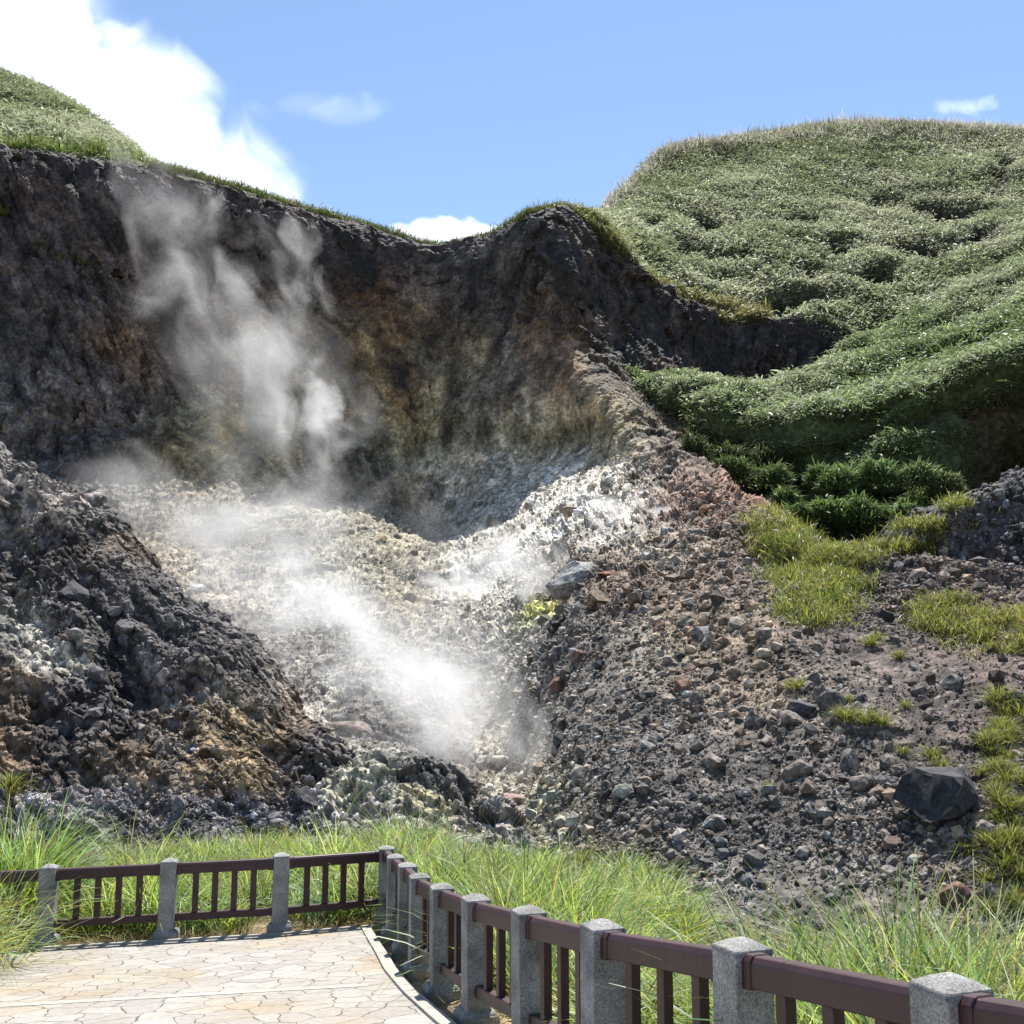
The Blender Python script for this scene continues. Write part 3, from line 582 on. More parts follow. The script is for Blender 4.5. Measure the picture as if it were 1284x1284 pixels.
def rail_bm(Lh, prof, dz):
    """beam along +x from 0 to Lh rising by dz, with a closed profile in y,z"""
    import bmesh
    bm = bmesh.new()
    a = [bm.verts.new((0, y, z)) for y, z in prof]; b = [bm.verts.new((Lh, y, z + dz)) for y, z in prof]
    n = len(prof)
    for k in range(n): bm.faces.new((a[k], a[(k + 1) % n], b[(k + 1) % n], b[k]))
    bm.faces.new(a[::-1]); bm.faces.new(b)
    bmesh.ops.recalc_face_normals(bm, faces=bm.faces)
    bmesh.ops.bevel(bm, geom=bm.edges[:], offset=.005, segments=1, affect='EDGES')
    return bm
TOPP = [(-.055, .80), (.055, .80), (.055, .905), (.035, .935), (-.035, .935), (-.055, .905)]
SLV = [(y * 1.14, .8675 + (z - .8675) * 1.1) for y, z in TOPP]
BOTP = [(-.04, .225), (.04, .225), (.04, .315), (-.04, .315)]
def fence(posts, zs, label, nbal, own_first, own_last):
    ox, oy = posts[0]; root = link('railing', None, None, loc=(ox, oy, zs[0]), label=label, category='railing', group='maroon railings round the viewing terrace')
    O = Vector((ox, oy, zs[0]))
    n = len(posts)
    for k, ((x, y), z) in enumerate(zip(posts, zs)):
        if (k == 0 and not own_first) or (k == n - 1 and not own_last): continue
        a = posts[max(k - 1, 0)]; b = posts[min(k + 1, n - 1)]
        yaw = math.atan2(b[1] - a[1], b[0] - a[0]) + rng.normal(0, .02)
        p = link('post', PM, None, root, Vector((x, y, z)) - O); p.rotation_euler = (rng.normal(0, .006), rng.normal(0, .006), yaw)
        link('post_cap', CM, None, p); link('post_base', BM, None, p)
    for k in range(n - 1):
        (x0, y0), (x1, y1) = posts[k], posts[k + 1]
        Lh = math.hypot(x1 - x0, y1 - y0); yaw = math.atan2(y1 - y0, x1 - x0); dz = zs[k + 1] - zs[k]
        loc = Vector((x0, y0, zs[k])) - O
        def part(nm, bm, sub=None, off=0):
            o = link(nm, bm_mesh(nm, bm, M_WOOD), None, sub or root, loc if sub is None else None)
            if sub is None: o.rotation_euler = (0, 0, yaw)
            return o
        e = .09
        def sect(prof, s0, s1, lift=0):
            bm = rail_bm(s1 - s0, prof, dz * (s1 - s0) / Lh)
            for v in bm.verts: v.co.x += s0; v.co.z += dz * s0 / Lh + lift
            return bm
        tr = part('top_rail', sect(TOPP, e, Lh - e))
        part('rail_sleeve', sect(SLV, e + .004, e + .075), tr); part('rail_sleeve', sect(SLV, Lh - e - .075, Lh - e - .004), tr)
        part('bottom_rail', sect(BOTP, e, Lh - e))
        for q in range(nbal):
            t = (q + 1) / (nbal + 1) if nbal > 3 else (q + .75) / (nbal + .5)
            s = .1 + t * (Lh - .2)
            o = link('baluster', bal, None, root, loc + Vector((math.cos(yaw) * s, math.sin(yaw) * s, dz * s / Lh + .318 - 0)))
            o.rotation_euler = (0, 0, yaw)
    return root
zR = [float(pz(x, y)) for x, y in FR]
pR = [(FR[0][0] + .46, FR[0][1] - 1.22)] + FR; zR = [float(pz(*pR[0]))] + zR
zR = [z * .4 + .6 * (at(642, ty, p[1])[2] - 1.0) if ty else z for z, p, ty in zip(zR, pR, [0] + topy)]
zR[0] = zR[1] + .18
fence(pR, zR, 'maroon railing with granite posts running down the right side of the path', 3, True, True)
pL = [FR[9]] + [(x, y) for x, y, _ in FL] + [(FL[2][0] - 1.5, FL[2][1] - .2)]
fence(pL, [zR[-1]] + [float(pz(x, y)) for x, y in pL[1:]], 'maroon railing with granite posts across the far end of the terrace', 4, False, True)
# ---------------------------------------------------------------- rocks
def ico(sub):
    import bmesh
    bm = bmesh.new(); bmesh.ops.create_icosphere(bm, subdivisions=sub, radius=1)
    V = np.array([v.co[:] for v in bm.verts]); Fc = np.array([[v.index for v in f.verts] for f in bm.faces]); bm.free()
    return V, Fc
IV1, IF1 = ico(1); IV3, IF3 = ico(3)
def rand_rot(n):
    q = rng.normal(size=(n, 4)); q /= np.linalg.norm(q, axis=1, keepdims=True)
    w, x, y, z = q.T
    return np.stack([np.stack([1 - 2 * (y * y + z * z), 2 * (x * y - z * w), 2 * (x * z + y * w)], 1), np.stack([2 * (x * y + z * w), 1 - 2 * (x * x + z * z), 2 * (y * z - x * w)], 1), np.stack([2 * (x * z - y * w), 2 * (y * z + x * w), 1 - 2 * (x * x + y * y)], 1)], 1)
def chip(V, ncut, seed, depth=.55):
    r = np.random.default_rng(seed); V = V.copy()
    for _ in range(ncut):
        n = r.normal(size=3); n /= np.linalg.norm(n); d = r.uniform(depth, .92)
        s = V @ n; V -= np.where(s > d, s - d, 0)[:, None] * n
    return V
def rubble(name, S, W, N, smin, smax, pw, label, sink=.2, tint=None, cols=None):
    W = W / W.sum(); k = rng.choice(len(W), N, p=W)
    u = rng.random(N); s = smin * (1 - u * (1 - (smin / smax) ** pw)) ** (-1 / pw)
    shapes = [chip(IV1, 7, q) for q in range(12)]
    sid = rng.integers(0, 12, N); s = s * np.clip(S.P[k, 1] / 48, .4, 1.6); V = np.array(shapes)[sid]
    sc = s[:, None] * rng.uniform(.55, 1.15, (N, 3))
    V = V * sc[:, None, :]
    V = np.einsum('nij,nvj->nvi', rand_rot(N), V) + (S.P[k] + S.N[k] * (s * .25)[:, None] - np.array((0, 0, 1)) * (s * sink)[:, None])[:, None, :]
    nv = len(IV1)
    Fc = (IF1[None] + (np.arange(N) * nv)[:, None, None]).reshape(-1, 3)
    c = cols[k] * .6 + .4 * cols[k].mean(0)
    c = c * rng.lognormal(.05, .5, N)[:, None] * np.where(rng.random(N) < .3, 1, 0)[:, None] * np.array((1.15, .95, .8)) * 1 + c * rng.lognormal(.05, .5, N)[:, None] * 0 if False else c * rng.lognormal(.08, .5, N)[:, None] * (1 + rng.normal(0, .10, N)[:, None] * np.array((1, .1, -.8)))
    br = rng.random(N) < .035; c[br] = c[br] * .5 + .15
    c = np.repeat(c, nv, 0).clip(.02, .6)
    link(name, raw_mesh(name, V.reshape(-1, 3), Fc, c), M_BOULDER, kind='stuff', label=label)
nA = np.clip(-(A.N * (A.P - np.array((0, 0, EYE)))).sum(1), 0, None)
vis = (A.px > -40) & (A.px < 1330) & (A.py > 560) & (A.py < 1260)
patch = np.clip(.5 + 1.8 * fbm(A.P * .14, 3, 141), .05, 1.6)
talus = vis * np.clip((5.2 - A.rv) / .4, 0, 1) * patch
rightz = np.clip((A.bx - 640) / 60, .12, 1)
rubble('rubble', A, talus * rightz, 62000, .04, .5, 2.1, 'loose broken rubble over the right hand slope', cols=colA)
rubble('rubble', A, talus * (1.1 - rightz), 11000, .035, .26, 2.2, 'pale rubble over the steaming slope', cols=colA)
gv = (G.px > -40) & (G.px < 470) & (G.rv > .6) & (G.rv < 5.3)
gw = gv * np.clip(.35 + 1.8 * fbm(G.P * .4, 3, 142), .03, 1.5) * (1 + 5 * np.exp(-((G.by - 1035) / 22) ** 2))
rubble('rubble', G, gw, 15000, .03, .2, 2.1, 'dark rubble over the left spur', cols=colG)
rubble('rubble', H, ((H.rv > .8) & (H.rv < 4.3)).astype(float), 2500, .03, .18, 2., 'small rubble over the crusted mound', cols=colH)
rubble('rubble', E, ((E.rv > .5) & (E.rv < 4.3) & (E.px < 1330)).astype(float), 2500, .05, .3, 1.9, 'rubble over the right outcrop', cols=colE)
Gd = Sheet(); gs = P[(P[:, 1] > 15.5) & (P[:, 1] < 26) & (P[:, 0] > -1.5) & (P[:, 0] < 16)]
Gd.P = gs; Gd.N = np.tile((0., 0., 1.), (len(gs), 1))
rubble('rubble', Gd, np.ones(len(gs)), 9000, .05, .4, 2.0, 'loose stones on the gravel between the grass and the slope', cols=np.tile(np.array((.12, .11, .10)), (len(gs), 1)))
# individual boulders
BSH = []
for q in range(14):
    V = chip(IV3, 9, 100 + q, .45)
    V = V + (fbm(V * 1.3 + q * 7, 3, 200 + q) * .16)[:, None] * V
    c, _, _ = cells(V * 2.2 + q * 3, 300 + q); V = V * (1 + .06 * c)[:, None]
    BSH.append(V)
BM_CACHE = {}
def boulder_mesh(shape, tint):
    key = (shape, tint)
    if key not in BM_CACHE:
        V = BSH[shape]; n = fbm(V * 1.7 + shape, 4, 400 + shape)
        c = np.array(tint)[None] * (1 + .55 * n + .25 * rng.normal(size=len(V)) * .5)[:, None]
        me = raw_mesh('boulder', V, IF3, c.clip(.015, .7)); me.materials.append(M_BOULDER); BM_CACHE[key] = me
    return BM_CACHE[key]
def put_boulder(S, x, y, w, tint, label, group=None, shape=None, asp=(1, 1, .75), yaw=None, name='boulder', cat='rock', sink=.25):
    p, n = onsheet(S, x, y)
    dep = p[1] * CP + (p[2] - EYE) * SP; r = w / F * dep / 2
    sh = rng.integers(0, 14) if shape is None else shape
    o = link(name, boulder_mesh(int(sh), tint), None, None, None, label=label, category=cat)
    if group: o['group'] = group
    o.scale = (r * asp[0] * 1.1, r * asp[1] * 1.1, r * asp[2] * 1.1)
    o.location = Vector(p + n * r * .25 - np.array((0, 0, r * sink)))
    o.rotation_euler = (rng.normal(0, .25), rng.normal(0, .25), rng.uniform(0, 6.28) if yaw is None else yaw)
    return o
special = [
 (A, 1174, 1003, 100, (.035, .033, .036), 'large black slab like boulder with a pale flank on the right slope', 3, (1.05, .9, .95)),
 (A, 1190, 1122, 44, (.13, .07, .05), 'red brown boulder just above the grass at lower right', 1, (1, .9, .8)),
 (A, 722, 728, 62, (.25, .245, .235), 'big rounded pale grey boulder beside the middle steam vent', 5, (1.1, .9, .8)),
 (A, 752, 752, 36, (.17, .12, .08), 'brown blocky boulder just below the big pale grey one', 6, (1, .9, .9)),
 (A, 715, 722, 26, (.2, .17, .14), 'small brown rock leaning on the big pale grey boulder', 2, (1, 1, .8)),
 (A, 761, 719, 24, (.24, .10, .06), 'rust red flat rock on the scree above the brown blocky boulder', 8, (1.2, .9, .5)),
 (A, 1008, 888, 42, (.045, .043, .048), 'charcoal boulder high on the right slope beside a grass tuft', 4, (1, 1, .8)),
 (A, 896, 1028, 34, (.16, .155, .15), 'grey boulder half buried low on the right scree', 7, (1.1, .9, .7)),
 (A, 783, 992, 30, (.24, .24, .2), 'pale greenish boulder low on the grey scree beside the ravine', 9, (1, .8, 1)),
 (A, 642, 1008, 38, (.27, .19, .16), 'pinkish brown boulder at the foot of the steaming ravine', 10, (1, .9, .9)),
 (A, 607, 958, 30, (.46, .44, .40), 'pale cream boulder in the ravine, left of a matching one', 11, (1, 1, .9)),
 (A, 629, 954, 28, (.42, .39, .34), 'pale cream boulder in the ravine, right of a matching one', 12, (1, 1, .9)),
 (A, 613, 990, 20, (.50, .48, .43), 'small white boulder low in the ravine', 2, (1.2, 1, .8)),
 (E, 1160, 803, 44, (.2, .195, .19), 'pale speckled boulder below the right outcrop', 5, (1, 1, .9)),
 (A, 442, 908, 44, (.20, .155, .13), 'flat topped brown slab on the left scree below the steam', 8, (1.3, .9, .5)),
 (G, 92, 742, 46, (.045, .043, .05), 'black slab jutting from the upper left spur', 3, (1.3, 1, .6)),
 (G, 385, 1002, 38, (.06, .058, .062), 'black boulder at the foot of the left spur', 6, (1, .9, .9)),
 (A, 915, 1148, 32, (.05, .045, .045), 'upright dark rock standing at the edge of the grass', 9, (.6, .6, 1.3)),
 (A, 1262, 875, 46, (.10, .08, .07), 'brown dark boulder by the right edge of the slope', 10, (1, 1, .8)),
 (A, 853, 858, 30, (.17, .10, .07), 'rust brown boulder standing out of the middle right scree', 1, (.8, .8, 1.1)),
 (A, 702, 855, 26, (.15, .085, .06), 'dark rust rock alone on the grey middle scree', 11, (1, 1, .8)),
 (A, 667, 284, 22, (.06, .055, .06), 'dark rock prong on the crater rim above the buttress', 9, (.8, .8, 1.2)),
 (A, 715, 640, 22, (.22, .16, .11), 'brown boulder sitting on the white deposit', 4, (1, 1, .8)),
 (A, 248, 736, 18, (.5, .49, .46), 'white rock on the left scree above the dark spur', 12, (1.2, 1, .8)),
]
for S, x, y, w, t, lab, sh, asp in special: put_boulder(S, x, y, w, t, lab, None, sh, asp, yaw=rng.uniform(-.5, .5))
zones = [  # sheet, centre, spread, count, width range, tints, label, group
 (A, 820, 770, 75, 45, 50, (8, 24), [(.19, .115, .08), (.15, .13, .115), (.21, .17, .13)], 'brown angular rock lying loose on the rust brown scree', 'loose rocks on the rust brown scree'),
 (A, 930, 850, 60, 50, 36, (8, 26), [(.22, .16, .11), (.17, .12, .09), (.26, .22, .17)], 'tan angular rock lying on the ochre scree right of the middle', 'loose rocks on the ochre scree'),
 (A, 790, 950, 90, 70, 24, (8, 20), [(.15, .145, .145), (.2, .19, .18)], 'grey angular rock lying on the grey gravel scree', 'loose rocks on the grey scree'),
 (A, 1050, 900, 120, 95, 62, (10, 40), [(.10, .09, .085), (.16, .13, .11), (.22, .2, .18)], 'dark angular rock lying on the dark right slope', 'loose rocks on the dark right slope'),
 (A, 1160, 1060, 80, 60, 30, (10, 36), [(.13, .09, .07), (.19, .16, .14)], 'red grey rock lying low on the right slope above the grass', 'loose rocks low on the right slope'),
 (A, 630, 960, 35, 40, 26, (8, 20), [(.42, .40, .35), (.33, .30, .25)], 'pale rounded rock in the bed of the steaming ravine', 'pale rocks in the ravine bed'),
 (A, 440, 880, 45, 40, 24, (8, 18), [(.2, .19, .185), (.15, .145, .15)], 'grey rock lying on the left scree beside the steam', 'loose rocks on the left scree'),
 (G, 180, 820, 100, 90, 26, (9, 26), [(.075, .07, .075), (.11, .10, .10)], 'dark angular rock lying on the left spur', 'loose rocks on the left spur'),
 (G, 300, 1035, 120, 12, 20, (9, 22), [(.10, .095, .10), (.15, .14, .14)], 'dark broken rock lying along the foot of the left spur', 'fallen rocks at the foot of the left spur'),
]
for S, x, y, sx, sy, n, (w0, w1), tints, lab, grp in zones:
    for _ in range(n):
        w = w0 + (w1 - w0) * rng.random() ** 2.2
        put_boulder(S, rng.normal(x, sx * .8), rng.normal(y, sy * .8), w, tints[rng.integers(len(tints))], lab, grp, asp=tuple(rng.uniform(.65, 1.15, 3)))
# ---------------------------------------------------------------- vegetation
def blades(root, phi, th0, curl, length, width, col, segs=4, nrm=None, twist=None, tip=.15):
    """ribbons that start at root and arch over; th0 start lean from up, curl added lean"""
    n = len(root); s = np.linspace(0, 1, segs + 1)
    th = th0[:, None] + curl[:, None] * ((s[:-1] + s[1:]) / 2)[None] ** 1.3
    dl = (length / segs)[:, None]
    hx = np.concatenate([np.zeros((n, 1)), np.cumsum(np.sin(th) * dl, 1)], 1); hz = np.concatenate([np.zeros((n, 1)), np.cumsum(np.cos(th) * dl, 1)], 1)
    c, d = np.cos(phi)[:, None], np.sin(phi)[:, None]
    Cn = np.stack([hx * c, hx * d, hz], 2) + root[:, None, :]
    tw = rng.normal(0, .5, n) if twist is None else twist
    side = np.stack([-np.sin(phi + tw), np.cos(phi + tw), .25 * rng.normal(size=n)], 1)
    prof = np.minimum(1, .55 + 2.2 * s) * (1 - s ** 2.2 * (1 - tip))
    w = width[:, None] * prof[None] / 2
    L_ = Cn - side[:, None, :] * w[..., None]; R_ = Cn + side[:, None, :] * w[..., None]
    V = np.stack([L_, R_], 2).reshape(n, -1, 3); m = 2 * (segs + 1)
    q = np.array([[2 * k, 2 * k + 1, 2 * k + 3, 2 * k + 2] for k in range(segs)])
    Fc = (q[None] + (np.arange(n) * m)[:, None, None]).reshape(-1, 4)
    g = (.62 + .5 * s)                                        # colour gets paler from root to tip
    cc = (col[:, None, :] * g[None, :, None]).repeat(2, 1).reshape(-1, 3)
    return V.reshape(-1, 3), Fc, cc
def join(parts):
    V, Fc, C, o = [], [], [], 0
    for v, f, c in parts: V.append(v); Fc.append(f + o); C.append(c); o += len(v)
    return np.concatenate(V), np.concatenate(Fc), np.concatenate(C)
GREENS = np.array([(.23, .30, .085), (.31, .37, .12), (.16, .24, .08), (.38, .39, .17), (.13, .195, .065), (.42, .36, .21)])
def pick(n, w, jit=.22):
    w = np.array(w, float); c = GREENS[rng.choice(len(GREENS), n, p=w / w.sum())]
    return (c * rng.lognormal(0, jit, n)[:, None]).clip(.02, .5)
def grass_field(name, cl, label, nb, hmul=1.0, weights=(4, 4, 3, 2, 2, 1), wid=.016, **props):
    """cl: clump centres (x,y,height)"""
    cl = np.array(cl); n = len(cl) * nb
    k = np.repeat(np.arange(len(cl)), nb); h = cl[k, 2] * hmul
    r = np.abs(rng.normal(0, .16, n)) * np.clip(h, .4, 1.3); ph = rng.uniform(0, 6.283, n)
    x, y = cl[k, 0] + r * np.cos(ph), cl[k, 1] + r * np.sin(ph)
    root = np.stack([x, y, gz(x, y) - .06], 1)
    lean = np.clip(r / .5, 0, .6) + np.abs(rng.normal(.1, .12, n))
    cn = np.column_stack([cl[:, :2] * .6, np.zeros(len(cl))])
    hue = (.55 * fbm(cn, 2, 183) + rng.normal(0, .2, len(cl)))[k]; yel = (.5 * fbm(cn + 40, 2, 184) + rng.normal(0, .16, len(cl)))[k]
    col = pick(n, weights) * (1 + hue)[:, None].clip(.5, 1.7) * np.stack([1 + yel, 1 + .3 * yel, 1 - yel], 1).clip(.5, 1.5)
    dry = rng.random(n) < .06; col[dry] = np.array((.34, .27, .14)) * rng.uniform(.6, 1.1, dry.sum())[:, None]
    v, f, c = blades(root, ph + rng.normal(0, .5, n), lean, rng.uniform(.5, 1.9, n), h * rng.uniform(.65, 1.3, n), wid * rng.uniform(.7, 1.5, n), col, 5)
    return link(name, raw_mesh(name, v, f, c.clip(.01, .6), True), M_GRASS, label=label, **props)
cl = []
def off_path(x, y, g): return (x > rowx(np.clip(y, -6, 15.1)) + g) or (y > fary(x) + g)
while len(cl) < 900:                                        # behind the far railing
    y = rng.uniform(15.5, 23.5); x = rng.uniform(-10, 2.5)
    if y < fary(x) + .5: continue
    px_, _ = project(np.array([[x, y, 0]]))
    h = .82 if px_[0] > 130 else .72
    if 60 < px_[0] < 140: h *= .5 if y > 16 else .8
    h *= 1 - .05 * max(0, y - 18)
    if rng.random() < .12: h *= 1.3
    nn = fbm(np.array([[x * .75, y * .75, .3]]), 2, 181)[0]
    if rng.random() > .55 + 2.2 * nn: continue
    cl.append((x, y, h * (1 + 1.1 * nn) * rng.uniform(.65, 1.15)))
n0 = len(cl)
while len(cl) < n0 + 1250:                                       # right of the near railing
    y = 3.0 + 20.5 * rng.random() ** .75; x = rowx(min(y, 15.1)) + .55 + 11 * rng.random()
    px_, _ = project(np.array([[x, y, -1]]))
    if px_[0] > 1380: continue
    h = .95
    ymax = np.interp(px_[0], [560, 660, 760, 850, 940, 1060], [22, 17.5, 14.5, 12, 11.5, 11.5])
    if y > ymax: continue
    h *= np.clip(.55 + (ymax - y) * .16, .35, 1)
    if 800 < px_[0] < 960: h *= .8
    if px_[0] > 960: h *= 1.2
    if x - rowx(min(y, 15.1)) < 1.0: h *= .8
    nn = fbm(np.array([[x * .7, y * .7, 5.3]]), 2, 182)[0]
    if rng.random() > .52 + 2.2 * nn: continue
    cl.append((x, y, h * (1.05 + 1.2 * nn) * rng.uniform(.6, 1.2)))
grass_field('grass', cl, 'tall arching bright green grass growing beyond the railings', 46, kind='stuff')
cl = [(-6.35 + rng.normal(0, .18), 12.4 + rng.normal(0, .4), 1.2) for _ in range(12)]
big = np.array(cl); 
grass_field('grass_clump', [(x, y, h * rng.uniform(.8, 1.1)) for x, y, h in cl], 'big drooping grass clump hanging over the left end of the terrace', 120, weights=(3, 4, 2, 3, 1, 2), wid=.013, category='grass clump')
cl = [(-7.25 + rng.normal(0, .5), 16.6 + rng.normal(0, .5), 1.75) for _ in range(22)]
grass_field('grass_clump', [(x, y, h * rng.uniform(.8, 1.15)) for x, y, h in cl], 'dense dark green grass clump behind the railing at the far left', 110, weights=(5, 2, 6, 1, 4, 0), wid=.018, category='grass clump')
cl = [(.0 + rng.normal(0, .55), 16.0 + rng.normal(0, .45), 1.35) for _ in range(20)]
grass_field('grass_clump', [(x, y, h * rng.uniform(.8, 1.15)) for x, y, h in cl], 'tall dense green grass clump behind the bend of the railing', 110, weights=(5, 4, 5, 1, 2, 0), wid=.018, category='grass clump')
# dry straw on the strip of soil under the railings
n = 5200; t = rng.random(n); far = rng.random(n) < .45
x = np.where(far, rng.uniform(-8.5, -1.6, n), 0); y = np.where(far, fary(x) + rng.normal(.32, .22, n), rng.uniform(2.5, 15, n)); x = np.where(far, x, rowx(y) + rng.normal(.42, .22, n))
root = np.stack([x, y, gz(x, y) - .02], 1)
v, f, c = blades(root, rng.uniform(0, 6.28, n), rng.uniform(.7, 1.5, n), rng.uniform(-.2, .5, n), rng.uniform(.08, .32, n), rng.uniform(.004, .01, n), np.array((.36, .28, .16)) * rng.uniform(.5, 1.3, n)[:, None], 2)
link('dry_grass', raw_mesh('dry_grass', v, f, c, True), M_GRASS, kind='stuff', label='dry straw lying on the soil under the railings')
# bamboo grass on the hills
def scatter_leaves(name, S, W, N, nl, size, wid, label, cols, weights, lean=(.3, 1.5), segs=2, kind='stuff', spread=.5, mtl=None, lift=0.):
    k = rng.choice(len(W), N, p=W / W.sum()); kk = np.repeat(k, nl); n = N * nl
    sc = np.repeat(rng.lognormal(0, .25, N), nl) * size
    root = S.P[kk] + rng.normal(0, spread, (n, 3)).clip(-1.6 * spread, 1.6 * spread) * (sc / size)[:, None] * np.array((1, 1, .5)) + np.array((0, 0, lift))
    cols = np.array(cols); w = np.array(weights, float)
    # clump colour follows the stand of plants
    q = np.clip((fbm(S.P[k] * np.array((.05, .03, .09)), 4, 151) * 2.1 + .5 + rng.normal(0, .22, N)), 0, .999)
    cum = np.cumsum(w / w.sum()); ci = np.searchsorted(cum, q).clip(0, len(cols) - 1)
    c = np.repeat(cols[ci] * rng.lognormal(0, .25, N)[:, None], nl, 0) * rng.lognormal(0, .18, n)[:, None]
    v, f, cc = blades(root, rng.uniform(0, 6.283, n), rng.uniform(*lean, n), rng.uniform(.2, 1.2, n), sc * rng.uniform(.6, 1.3, n), wid * sc / size * rng.uniform(.7, 1.4, n), c, segs)
    return link(name, raw_mesh(name, v, f, cc.clip(.01, .5), True), mtl or M_BAMBOO, kind=kind, label=label)
HC = [(.19, .205, .125), (.30, .325, .215), (.38, .40, .295), (.45, .46, .375), (.45, .43, .31)]
vC = (Cs.px > -30) & (Cs.px < 1320) & (Cs.rv > 1.0) & (Cs.rv < 7.3)
# area weight: even over the picture keeps far and near cover alike
WC = vC * (1 - np.clip(Cs.dent / 1.5, 0, 1)) * np.clip(.75 + .9 * fbm(Cs.P * .16, 3, 152), .12, 1.3)
scatter_leaves('hill_bamboo_foliage', Cs, WC, 140000, 6, .48, .15, 'low bamboo grass covering the right hill', HC, (2, 4, 4, 2, .6), lean=(.9, 1.75), spread=.5)
edge = ((Cs.rv > .8) & (Cs.rv < 2.2) & (Cs.px > 680) & (Cs.px < 960)).astype(float)
scatter_leaves('hill_grass', Cs, edge, 8000, 9, .6, .05, 'yellowish grass along the rim of the dark cliff', [(.12, .12, .045), (.17, .155, .065), (.20, .165, .085)], (2, 3, 2), (.05, .8), 3, spread=.4, mtl=M_GRASS)
crestw = ((Cs.rv > 5.4) & (Cs.rv < 6.7) & (Cs.px > 760)).astype(float)
scatter_leaves('hill_plumes', Cs, crestw, 4200, 6, 1.35, .09, 'silvery plumed grass along the crest of the right hill', [(.30, .28, .24), (.40, .37, .34), (.20, .21, .14)], (2, 2, 1), (.0, .5), 3, spread=.4, mtl=M_PLUME)
vI = ((Is.px > -30) & (Is.rv > .9) & (Is.rv < 6.3)).astype(float)
scatter_leaves('hill_bamboo_foliage', Is, vI, 20000, 7, .5, .13, 'low bamboo grass covering the left hill', HC, (2, 4, 3, 2, .6), lean=(.9, 1.75), spread=.45)
er = ((Is.rv > .8) & (Is.rv < 2.1)).astype(float)
scatter_leaves('hill_grass', Is, er, 1600, 10, .9, .06, 'bright grass along the left cliff edge', [(.09, .12, .04), (.12, .14, .05)], (1, 1), (.05, .8), 3, spread=.35, mtl=M_GRASS)
rw = ((A.rv > 9.05) & (A.rv < 9.6) & (A.px > 190) & (A.px < 740)).astype(float)
scatter_leaves('rim_grass', A, rw, 4200, 9, .4, .045, 'grass fringe along the crater rim', [(.07, .085, .035), (.10, .11, .045), (.14, .12, .07)], (2, 2, 1), (.05, .9), 3, spread=.3, mtl=M_GRASS)
vD = (D.px > 760) & (D.px < 1330)
WD = vD * np.where((D.rv > 3.4) | (bush > .4), np.where(bush > .4, np.clip(.25 + 2.2 * fbm(D.P * .35, 3, 154), .02, 1.1), 1.1), .8 * np.clip(-.05 + 1.6 * fbm(D.P * .16, 3, 153) + .45 * (D.px < 1040) - .9 * np.clip((905 - D.px) / 30, 0, 1), 0.01, .6)) * (D.rv < 7.3) * (D.rv > .5)
scatter_leaves('spur_bamboo_foliage', D, WD, 60000, 7, .40, .10, 'leafy bamboo grass over the green spur', [(.12, .16, .07), (.20, .25, .125), (.27, .315, .19), (.32, .345, .25)], (2, 4, 3, 1.5), lean=(.8, 1.7), spread=.4)
# shrubs in the hollow under the spur
def shrub(px_, py_, Y, rx, rz, tone, label, nleaf=1900):
    p = at(px_, py_, Y); n = nleaf
    u = rng.normal(size=(n, 3)); u /= np.linalg.norm(u, axis=1, keepdims=True); u[:, 2] = np.abs(u[:, 2]) * 1.35 - .35
    lump = 1 + 1.0 * fbm(u * 1.9 + px_, 3, 161)
    r = (rng.random(n) ** .55)[:, None] * lump[:, None]
    root = u * r * np.array((rx, rx * .8, rz))
    c = np.array(tone) * 1.05 * rng.lognormal(0, .35, n)[:, None]
    v, f, cc = blades(root, np.arctan2(u[:, 1], u[:, 0]) + rng.normal(0, .7, n), rng.uniform(.3, 1.5, n), rng.uniform(.3, 1.2, n), rng.uniform(.25, .75, n), rng.uniform(.07, .14, n), c, 2)
    o = link('shrub', None, None, None, Vector(p) - Vector((0, 0, rz * .5)), label=label, category='shrub', group='shrubs on the shaded spur face' if 'clinging' in label else 'shrubs in the hollow under the spur')
    link('foliage', raw_mesh('foliage', v, f, cc.clip(.01, .4), True), M_BAMBOO, o)
    st = []; 
    for q in range(7):
        a = rng.uniform(0, 6.28); st.append((a, rng.uniform(.2, .9)))
    n2 = 7
    v, f, cc = blades(np.zeros((n2, 3)) + np.array((0, 0, -rz * .35)), np.array([a for a, _ in st]), np.array([b for _, b in st]), np.full(n2, .2), np.full(n2, rz * 1.1), np.full(n2, .09), np.tile(np.array((.09, .07, .05)), (n2, 1)), 3)
    link('stem', raw_mesh('stem', v, f, cc), M_HILL, o)
for a in [(1052, 600, 70.0, 1.18, 1.14, (.13, .19, .07), 'leafy shrub at the upper left of the shrub bank under the spur'), (1100, 590, 70.0, 1.24, 1.14, (.14, .20, .085), 'leafy shrub at the top middle of the shrub bank'),
          (1152, 594, 69.0, 1.24, 1.08, (.15, .19, .09), 'paler leafy shrub at the upper right of the shrub bank'), (1185, 604, 68.5, 0.93, 0.90, (.14, .17, .08), 'small pale shrub at the right end of the shrub bank'),
          (1036, 636, 67.0, 1.12, 1.02, (.12, .175, .06), 'leafy shrub at the lower left of the shrub bank'), (1082, 638, 66.5, 1.30, 1.14, (.12, .18, .065), 'largest shrub at the bottom middle of the shrub bank'),
          (1132, 644, 66.0, 1.24, 1.02, (.115, .17, .065), 'dark leafy shrub at the lower right of the shrub bank'), (1000, 644, 67.0, 0.93, 0.90, (.11, .16, .055), 'shrub leaning out left of the shrub bank beside bright grass'),
          (985, 626, 70.0, 0.99, 1.08, (.09, .13, .05), 'shaded shrub close under the spur at the left of the hollow')]: shrub(*a)
